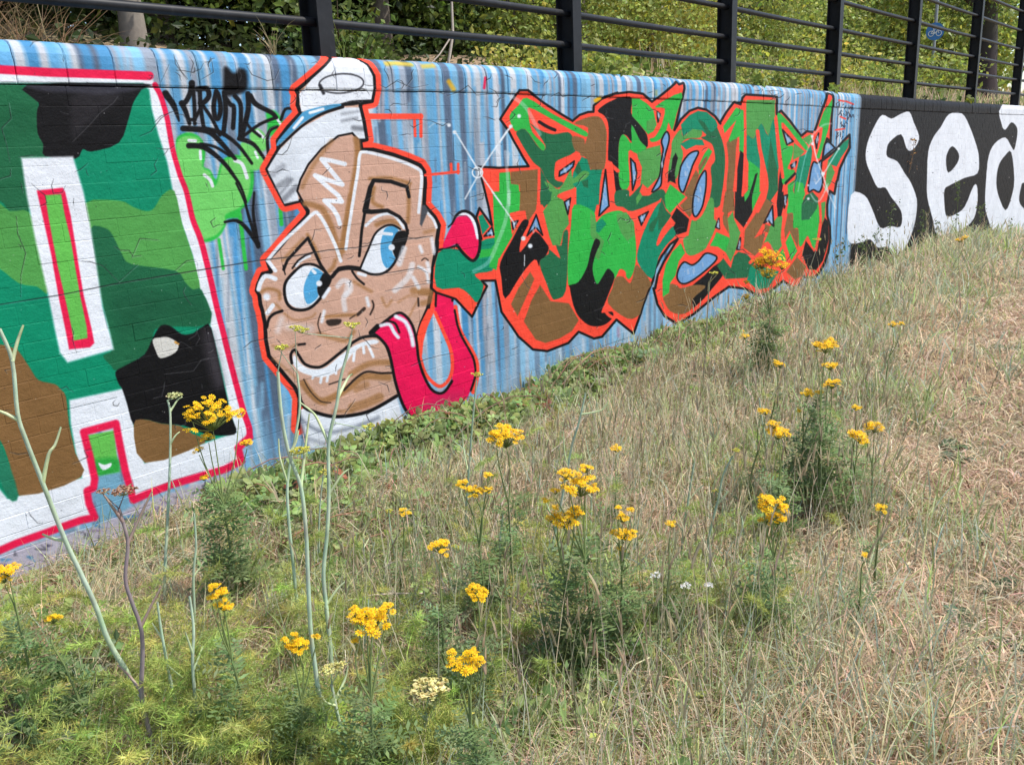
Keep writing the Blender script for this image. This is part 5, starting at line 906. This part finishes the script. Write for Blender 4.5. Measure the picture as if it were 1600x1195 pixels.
fennel((1098, 620), [(1100, 580), (1104, 520), (1108, 450), (1112, 432)], [[(1104, 520), (1098, 500)], [(1110, 445), (1120, 428)]], [(1116, 426, 7)], 'dry fennel stalk against the hooked letter at the wall', col=(.34, .31, .2), r=.0045)
fennel((1236, 520), [(1252, 470), (1262, 430), (1275, 390)], [], [(1277, 372, 6)], 'thin dry stalk leaning on the last letter of the lettering', col=(.38, .36, .26), r=.004, fronds=0)
fennel((672, 1200), [(671, 1160), (669, 1125), (664, 1110)], [[(669, 1128), (650, 1110), (636, 1098)], [(670, 1128), (676, 1108), (680, 1096)], [(668, 1150), (663, 1128)]], [(669, 1066, 27)], 'stout fennel with a broad pale cream umbel at the near edge of the verge', ucol=(.80, .70, .33), r=.0062)
fennel((538, 1200), [(540, 1170), (537, 1150), (528, 1120), (522, 1090), (518, 1072)], [[(538, 1155), (550, 1130), (554, 1120)], [(524, 1108), (508, 1090), (503, 1080)], [(524, 1095), (540, 1072), (545, 1050)]], [(517, 1046, 14), (533, 1040, 8)], 'branching fennel with small cream umbels at the near edge', ucol=(.78, .72, .3), r=.0055)
fennel((305, 1010), [(304, 960), (302, 900), (306, 850), (303, 800)], [[(302, 905), (314, 885)]], [], 'pair-like slim green stalk right of the dead fennel', r=.0045)
fennel((312, 1170), [(306, 1100), (302, 1040), (304, 990), (298, 940)], [[(304, 1050), (320, 1020)], [(302, 1030), (290, 990)]], [], 'slim green fennel stalk among the near fronds', r=.0048)
fennel((282, 1150), [(270, 1080), (262, 1040), (252, 985), (246, 940)], [[(262, 1045), (285, 1055)], [(254, 1000), (238, 975)]], [], 'slim grey-green fennel stalk bending beside the purple one', r=.0045)
fennel((780, 960), [(782, 900), (781, 850), (786, 800)], [[(782, 895), (790, 880)]], [], 'straight fennel stub under the middle yellow clusters', r=.0042)

for k in range(26):                                  # thin young stalks standing in the open verge
    px, py = rng.uniform(560, 1330), 0; py = rng.uniform(790, 1000) - max(0, px - 900) * .35 + rng.normal(0, 40); h = rng.uniform(50, 115) * (1 - .35 * (px > 1000)); dx = rng.normal(4, 10)
    o = fennel((px, py), [(px + dx * .4, py - h * .4), (px + dx * .8, py - h * .75), (px + dx, py - h)], [[(px + dx * .4, py - h * .4), (px + dx * .4 + 8 * rng.choice([-1, 1]), py - h * .4 - 14)]] + ([[(px + dx * .8, py - h * .75), (px + dx + 9, py - h * .9)]] if k % 2 else []), [(px + dx, py - h - 3, 6)] if k % 4 == 0 else [], 'thin young grey-green fennel stalk standing in the open verge', r=.0034, fronds=2)
    o['group'] = 'young fennel stalks in the open verge'
# dark leafy ground cover
g = Geo()
for px, py, sx, sy, n in ((60, 1000, 50, 40, 420), (110, 1090, 60, 40, 420), (40, 1150, 60, 30, 300), (830, 1130, 70, 40, 460), (900, 1080, 60, 30, 260), (1020, 1010, 60, 40, 300), (640, 960, 60, 30, 300), (860, 860, 40, 30, 220), (700, 1150, 50, 30, 240), (1300, 640, 50, 20, 200), (1200, 700, 50, 20, 200), (960, 900, 50, 30, 200), (560, 860, 60, 30, 220)):
    C = [at_z(px + rng.normal(0, sx), py + rng.normal(0, sy), .05) for _ in range(30)]; C = [(c[0], min(c[1], -.1), gheight(c[0], min(c[1], -.1)) + rng.uniform(.01, .09)) for c in C]; leaves(g, C, .035, n, None, (.2, .28, .12) if rng.random() < .6 else (.32, .4, .15), .025, 1.0)
tag(g.build('leafy_cover', M_LEAF), 'small dark green leaves creeping between the grass and fronds', 'ground cover', None, 'stuff')
# common ragwort: stem, cut leaves, clusters of yellow daisies
def daisy(g, P, r, up, col=(.93, .57, .012)):
    up = up / np.linalg.norm(up); a = np.cross(up, [.3, .9, .1]); a /= np.linalg.norm(a); b = np.cross(up, a); n = 9
    th = np.arange(n) * 2 * np.pi / n + rng.random(); d = np.cos(th)[:, None] * a + np.sin(th)[:, None] * b; s = -np.sin(th)[:, None] * a + np.cos(th)[:, None] * b
    V = np.stack([P + d * r * .25, P + d * r * .7 + s * r * .2 - up * r * .02, P + d * r - up * r * .12, P + d * r * .7 - s * r * .2 - up * r * .02], 1); i = np.arange(n)[:, None] * 4
    g.add(V.reshape(-1, 3), np.c_[i, i + 1, i + 2, i + 3], np.repeat(jit(col, .1, n), 4, 0))
    k = 6; t6 = np.arange(k) * np.pi / 3; ring = P + r * .33 * (np.cos(t6)[:, None] * a + np.sin(t6)[:, None] * b); g.add(np.vstack([ring, P + up * r * .2]), [(j, (j + 1) % k, k) for j in range(k)], (.75, .36, .01))
def ragwort(heads, h, label, leafy=30, group=None, base=None):
    """heads: (px, py, half width px) of each flower cluster; h: height of the first one"""
    H0 = at_z(heads[0][0], heads[0][1], h); H0[1] = min(H0[1], -.08)
    gz0 = float(gheight(H0[0], H0[1])); H0 = at_z(heads[0][0], heads[0][1], gz0 + h); B = np.array([H0[0] + rng.normal(0, .02), min(H0[1] + rng.normal(0, .02), -.05), gz0]); root = empty('ragwort', B, label, 'ragwort', group)
    T = [at_face(px, py, np.array([H0[0], H0[1], 0])) - B for px, py, r in heads]; fork = np.array([T[0][0] * .6, T[0][1] * .6, T[0][2] * .62]); fork[2] = min(fork[2], min(t[2] for t in T) * .8)
    g = Geo(); g.tube(spline([(0, 0, -.03), fork * (.4, .4, .5) + rng.normal(0, .006, 3), fork], False, 4), np.linspace(.0045, .003, 9), (.15, .19, .07), 6)
    for t in T: g.tube(spline([fork, (fork + t) / 2 + rng.normal(0, .008, 3), t - (0, 0, .02)], False, 3), np.linspace(.0028, .0014, 7), (.19, .24, .08), 5)
    g.build('stem', M_STEM, root, True)
    for t, (px, py, r) in zip(T, heads):
        rr = 1.12 * r * np.linalg.norm(t + B - CAM) / FPX; g = Geo(); fr = min(.013, max(.008, rr * .32)); m = int(np.clip((rr / fr) ** 2 * 2.3, 4, 60))
        for k in range(m):
            a = k * 2.4 + rng.normal(0, .3); q = rr * math.sqrt((k + .4) / m); P = t + np.array([q * math.cos(a), q * math.sin(a), rr * .45 * math.cos(q / rr * 1.4) + rng.normal(0, rr * .2)])
            g.tube([t - (0, 0, rr * .55), P - (0, 0, .002)], [.0012, .0008], (.2, .25, .07), 3); daisy(g, P, fr * rng.uniform(.8, 1.15), np.array([rng.normal(-.15, .35), rng.normal(-.25, .35), 1.0]))
        g.build('flower_cluster', M_PETAL, root)
    g = Geo()
    for k in range(int(leafy * 1.7)):
        s = rng.uniform(.15, 1.05); p = fork * s; az = rng.uniform(0, 6.28); L = rng.uniform(.065, .14) * (1.2 - .4 * s) * (h / .6) ** .5; d = np.array([math.cos(az), math.sin(az), rng.uniform(-.1, .6)]); sd = np.array([-d[1], d[0], 0])
        c = jit((.2, .28, .11), .2); w = .0018; g.add([p - sd * w, p + sd * w, p + d * L], [(0, 1, 2)], c)
        for j in range(5):
            q = p + d * L * (.25 + .17 * j); 
            for sg in (-1, 1):
                e = q + (sd * sg + d * .45 + np.array([0, 0, rng.normal(0, .25)])) * L * .3 * (1.2 - .15 * j); m_ = (q + e) / 2; g.add([q, m_ + d * L * .05, e, m_ - d * L * .05], [(0, 1, 2, 3)], c * rng.uniform(.85, 1.2))
    g.build('leaves', M_LEAF, root)['kind'] = 'stuff'
ragwort([(330, 652, 34), (300, 650, 8), (372, 646, 9), (325, 683, 9), (385, 692, 8), (310, 702, 7), (318, 747, 6)], .72, 'tall ragwort with the biggest golden cluster beside the corner of the red-edged letter', 70)
ragwort([(790, 685, 25), (775, 680, 9)], .62, 'ragwort with one round golden cluster under the tongue and the pink blob', 30)
ragwort([(907, 762, 24), (885, 742, 12), (915, 733, 10), (868, 768, 8), (852, 782, 6)], .6, 'ragwort with a broad double golden cluster beside the leaning fennel', 40)
ragwort([(887, 812, 23), (863, 812, 9), (869, 794, 5), (897, 796, 8)], .5, 'ragwort cluster directly below the broad double golden cluster', 40)
ragwort([(972, 810, 10), (975, 836, 13), (988, 833, 8), (966, 794, 4), (985, 796, 4), (970, 858, 5), (958, 832, 5)], .45, 'loose straggling ragwort with small golden clusters in the middle of the verge', 34)
ragwort([(742, 768, 13), (722, 757, 9), (763, 766, 7), (762, 742, 6)], .5, 'ragwort of four small clusters over the brambles', 24)
ragwort([(687, 856, 15)], .46, 'single small golden cluster on a short ragwort below the brambles', 24)
ragwort([(745, 930, 15), (738, 918, 6)], .42, 'small golden cluster near a long pale fallen stick', 24)
ragwort([(580, 975, 25), (556, 960, 11), (572, 957, 10), (603, 952, 10), (555, 1003, 5)], .5, 'full golden ragwort among the feathery fronds', 44)
ragwort([(466, 1010, 14), (444, 1000, 5), (460, 992, 4), (493, 995, 5), (455, 1012, 8)], .42, 'ragwort of tiny clusters against the chin-side fennel stalk', 24)
ragwort([(725, 1042, 21), (706, 1020, 6), (738, 1020, 10), (750, 1032, 6)], .42, 'golden ragwort right of the broad cream umbel', 34)
ragwort([(345, 928, 10), (350, 948, 11), (335, 917, 7), (330, 935, 5)], .5, 'straggling ragwort right of the slim fennel pair', 24)
ragwort([(12, 892, 13), (6, 905, 8)], .45, 'small ragwort at the wall foot under the camouflage letter', 26)
ragwort([(83, 968, 9)], .35, 'very small ragwort beside the thick blue-green fennel stalk', 14)
ragwort([(1205, 405, 17), (1190, 412, 13), (1200, 428, 12), (1222, 416, 9), (1197, 395, 9), (1182, 418, 5), (1166, 464, 6), (1166, 441, 4)], .8, 'tall ragwort standing against the lettering of the wall', 90)
ragwort([(1216, 678, 15), (1208, 664, 9)], .5, 'round golden ragwort cluster in the open verge below the far letters', 34)
ragwort([(1208, 790, 18), (1195, 782, 10), (1215, 812, 13), (1197, 812, 9), (1226, 800, 6)], .45, 'wide flat golden ragwort in the open grass', 34)
ragwort([(1290, 543, 15), (1275, 540, 6)], .72, 'tallest ragwort of the far clump, dark-stemmed, near the black stretch', 60)
ragwort([(1300, 601, 11), (1297, 573, 9)], .55, 'two-tiered ragwort just below the tallest one of the far clump', 40)
ragwort([(1262, 615, 9), (1281, 612, 5), (1250, 642, 4)], .48, 'small ragwort at the lower left side of the far clump', 30)
ragwort([(1219, 571, 7), (1213, 566, 4)], .5, 'lone small ragwort between the wall ragwort and the far clump', 18)
ragwort([(1164, 526, 7)], .45, 'single dab of yellow ragwort at the wall base by the hooked letter', 18)
ragwort([(1342, 684, 12), (1332, 678, 7), (1350, 690, 6)], .42, 'paired ragwort cluster in grey-green grass, its lower half', 26)
ragwort([(1366, 669, 12), (1356, 668, 6)], .42, 'paired ragwort cluster in grey-green grass, its upper half', 20)
ragwort([(1376, 793, 7), (1380, 799, 4)], .34, 'tiny ragwort near the edge of the mown path', 14)
ragwort([(1352, 868, 5)], .28, 'tiny yellow-budded ragwort low in the grass by the path', 12)
ragwort([(963, 702, 8)], .4, 'small ragwort at the end of the brambles', 14)
ragwort([(1048, 820, 7)], .4, 'small pale ragwort beside the upright grey-green fennel stalk', 14)
ragwort([(1196, 644, 7), (1189, 642, 4)], .42, 'small ragwort above the round golden cluster', 14)
ragwort([(632, 800, 8)], .36, 'small ragwort in the bramble leaves below the collar', 14)
ragwort([(1338, 638, 6)], .4, 'small ragwort between the far clump and the paired one', 12)
ragwort([(1395, 508, 6), (1408, 506, 4)], .5, 'pale yellow ragwort in the long grass below the letter s', 12)
ragwort([(1500, 376, 5), (1508, 372, 4)], .5, 'yellowish ragwort at the wall foot below the letter e', 12)

# white wild carrot
def carrot(px, py, r, h, label):
    H = at_z(px, py, h); B = np.array([H[0], H[1], float(gheight(H[0], H[1]))]); root = empty('wild_carrot', B, label, 'wild carrot', 'white flower heads in the grass'); t = H - B
    g = Geo(); g.tube([(0, 0, -.02), t * .5 + rng.normal(0, .01, 3), t], [.002, .0017, .0012], (.2, .25, .12), 5); g.build('stem', M_STEM, root, True)
    g = Geo(); umbel(g, t - (0, 0, .01), r * np.linalg.norm(H - CAM) / FPX, (.78, .76, .70), 10); g.build('umbel', M_PETAL, root)
for a in ((1025, 897, 9), (1072, 913, 8), (1108, 911, 7)): carrot(*a, .35, 'small white lacy flower head in the grass')
# brambles along the wall
def bramble(x0, x1, y0, y1, n, hmax, label, col=(.25, .34, .11)):
    xc, yc = (x0 + x1) / 2, (y0 + y1) / 2; z = float(gheight(xc, yc)); root = empty('bramble_bush', (xc, yc, z), label, 'bramble'); g = Geo(); gc = Geo(); O = np.array([xc, yc, z])
    for k in range(n):
        x, y = rng.uniform(x0, x1), rng.uniform(y0, y1); e = 1 - (abs((y - yc) / (y1 - y0)) * 1.2) ** 2; q = np.array([x, min(y, -.03), gheight(x, y) + hmax * e * rng.uniform(.15, 1) ** .8]) - O
        nd = rng.normal(0, .55, 3) + np.array([-.1, -.45, .8]); nd /= np.linalg.norm(nd); a = np.cross(nd, rng.normal(0, 1, 3)); a /= np.linalg.norm(a); b = np.cross(nd, a); L = rng.uniform(.022, .055); c = jit(col, .3)
        if rng.random() < .16: c = jit((.24, .24, .07), .2)
        if rng.random() < .025: c = jit((.32, .12, .06), .2)
        for s in range(3):
            th = (-1.15, 0, 1.15)[s]; d = a * math.cos(th) + b * math.sin(th); sd = -a * math.sin(th) + b * math.cos(th); l = L * (1.15 if s == 1 else .9); p = q + d * l * .15; dr = -nd * l * .12
            g.add([p, p + d * l * .35 + sd * l * .32 + dr, p + d * l * .75 + sd * l * .25 + dr, p + d * l + dr, p + d * l * .75 - sd * l * .25 + dr, p + d * l * .35 - sd * l * .32 + dr], [(0, 1, 2, 3), (0, 3, 4, 5)], c)
    for k in range(9):
        xa, xb = rng.uniform(x0, x1), rng.uniform(x0, x1); ya, yb = rng.uniform(y0, y1), rng.uniform(y0, y1); t = np.linspace(0, 1, 7); pts = np.c_[xa + (xb - xa) * t, np.minimum(ya + (yb - ya) * t, -.03), 0 * t]; pts[:, 2] = gheight(pts[:, 0], pts[:, 1]) + hmax * 1.2 * np.sin(np.pi * t * .85 + .1); gc.tube(pts - O, .0028, jit((.24, .12, .08), .2), 5)
    g.build('foliage', M_LEAF, root)['kind'] = 'stuff'; gc.build('canes', M_STEM, root, True)['kind'] = 'stuff'
bramble(1.9, 3.0, -.75, -.04, 1150, .14, 'bramble patch below the cartoon collar and tongue')
bramble(2.8, 4.1, -.7, -.04, 1350, .17, 'thickest bramble bush at the wall below the pink blob')
bramble(3.9, 5.4, -.6, -.04, 1150, .16, 'bramble bush below the brown-footed letters')
bramble(5.2, 6.9, -.55, -.04, 850, .14, 'bramble bush below the arch letters', (.27, .35, .12))
bramble(6.8, 9.6, -.6, -.04, 480, .14, 'low bramble and weeds below the last letters', (.27, .34, .13))
bramble(.85, 1.9, -.4, -.04, 130, .05, 'thin bramble shoots under the big camouflage letter', (.27, .35, .12))
bramble(1.5, 2.4, -1.35, -.75, 200, .09, 'low bramble runner in the straw before the collar', (.27, .35, .12))
# weeds along the foot of the black wall and in its joints
def weed(B, h, label, n=26, col=(.12, .16, .055), lean=(0, 0), dry=False):
    B = np.array(B, float); root = empty('weed', B, label, 'weed'); g = Geo(); st = [np.array([0, 0, -.02]), np.array([lean[0] * h * .5, lean[1] * h * .5, h * .5]) + rng.normal(0, .02, 3) * (1, .3, 1), np.array([lean[0] * h, lean[1] * h, h])]; S = spline(st, False, 5); g.tube(S, np.linspace(.004, .0015, len(S)), col, 5)
    tips = []
    for k in range(5): i = rng.integers(2, len(S) - 1); q = S[i] + rng.normal(0, .1, 3) * (1, .25, .3) * h + (0, 0, h * .22); q[1] = min(q[1], -B[1] - .01); g.tube([S[i], q], [.002, .001], col, 4); tips.append(q)
    g.build('stem', M_STEM, root, True); g = Geo(); leaves(g, list(S[2:]) + tips, .035, n * 2, None, col, .035); g.build('leaves', M_LEAF, root)['kind'] = 'stuff'
for px, py, x_h, lab in ((1388, 390, .75, 'spindly weed in front of the foot of the letter s'), (1366, 405, .5, 'bushy weed at the seam of stripes and black paint'), (1440, 385, .5, 'grassy weed between the letters s and e'), (1492, 372, .85, 'spindly weed in the opening of the letter e'), (1530, 368, .6, 'feathery weed right of the letter e'), (1462, 382, .35, 'low weed under the letter e'), (1578, 362, .4, 'low weed under the cut-off letter a'), (1345, 415, .35, 'low leafy weed at the end of the stripes'), (1310, 440, .4, 'leafy weed under the black-hooked last letter')):
    P0 = at_y(px, py, -.12); weed((P0[0], -.12, float(gheight(P0[0], -.12))), x_h, lab)
P0 = at_y(1420, 268, -.01); weed((P0[0], -.012, P0[2]), .38, 'dry brown weed rooted in a joint beside the letter s', 16, (.24, .14, .07), (.1, -.05))
for px, lab in ((425, 'dry grass tuft sprouting from the wall top left of the cap'), (530, 'two long green blades over the wall top behind the cap'), (1306, 'yellow-green seedling on the wall top at the end of the stripes'), (1180, 'small green seedling on the wall top above the letter block'), (1520, 'leafy sprout on the wall top near the far posts'), (940, 'small broad-leaved seedling on the wall top by the second tall post')):
    Q = at_y(px, 80, .06); x = Q[0]; B = np.array([x, .045, ztop(x) - .01]); g = Geo(); root = empty('wall_top_plant', B, lab, 'plant')
    if px < 600: blades(g, rng.normal(0, .012, (14 if px < 500 else 4, 3)) * (1, .5, 0), rng.uniform(.08, .24, 14 if px < 500 else 4), .005, rng.uniform(.1, .9, 14 if px < 500 else 4), jit((.38, .30, .15) if px < 500 else (.2, .26, .06), .15, 14 if px < 500 else 4))
    else: leaves(g, [(0, 0, .05), (.08, 0, .04), (-.07, 0, .04), (.14, .02, .03)], .07, 26, None, (.2, .25, .05), .025)
    g.build('leaves', M_LEAF, root)
# fallen stalks
def stick(a, b, h0, h1, label, r=.004, col=(.46, .38, .30)):
    A, B_ = at_z(*a, h0), at_z(*b, h1); A[2] = max(A[2], gheight(A[0], A[1]) + .005); B_[2] = max(B_[2], gheight(B_[0], B_[1]) + .005); t = np.linspace(0, 1, 8)[:, None]; p = A + (B_ - A) * t + np.c_[np.zeros((8, 2)), .012 * np.sin(t * 9)] + rng.normal(0, .003, (8, 3)); g = Geo(); g.tube(p - A, np.linspace(r, r * .6, 8), jit(col, .12, 8), 6)
    for k in (2, 4): g.tube([p[k] - A, p[k] - A + rng.normal(0, .035, 3) + (0, 0, .03)], [r * .5, r * .25], col, 4)
    o = g.build('dead_stalk', M_STEM, None, True); o.location = A; tag(o, label, 'dead stalk')
stick((545, 940), (790, 905), .12, .1, 'long pale dead stalk lying across the fronds')
stick((470, 822), (360, 842), .06, .03, 'pale broken stalk lying in the straw before the collar')
stick((650, 1160), (800, 745), .03, .12, 'grey dead stalk slanting through the middle of the verge')
stick((245, 838), (355, 800), .03, .06, 'straw-coloured stalk lying under the red corner', col=(.55, .45, .3))
stick((640, 875), (540, 900), .1, .04, 'short pale stalk beside the small golden cluster', r=.003)
stick((800, 760), (930, 640), .08, .3, 'grey twig slanting up through the brambles', r=.003)
stick((810, 905), (950, 930), .1, .08, 'thin bleached twig in the near grass', r=.0028)
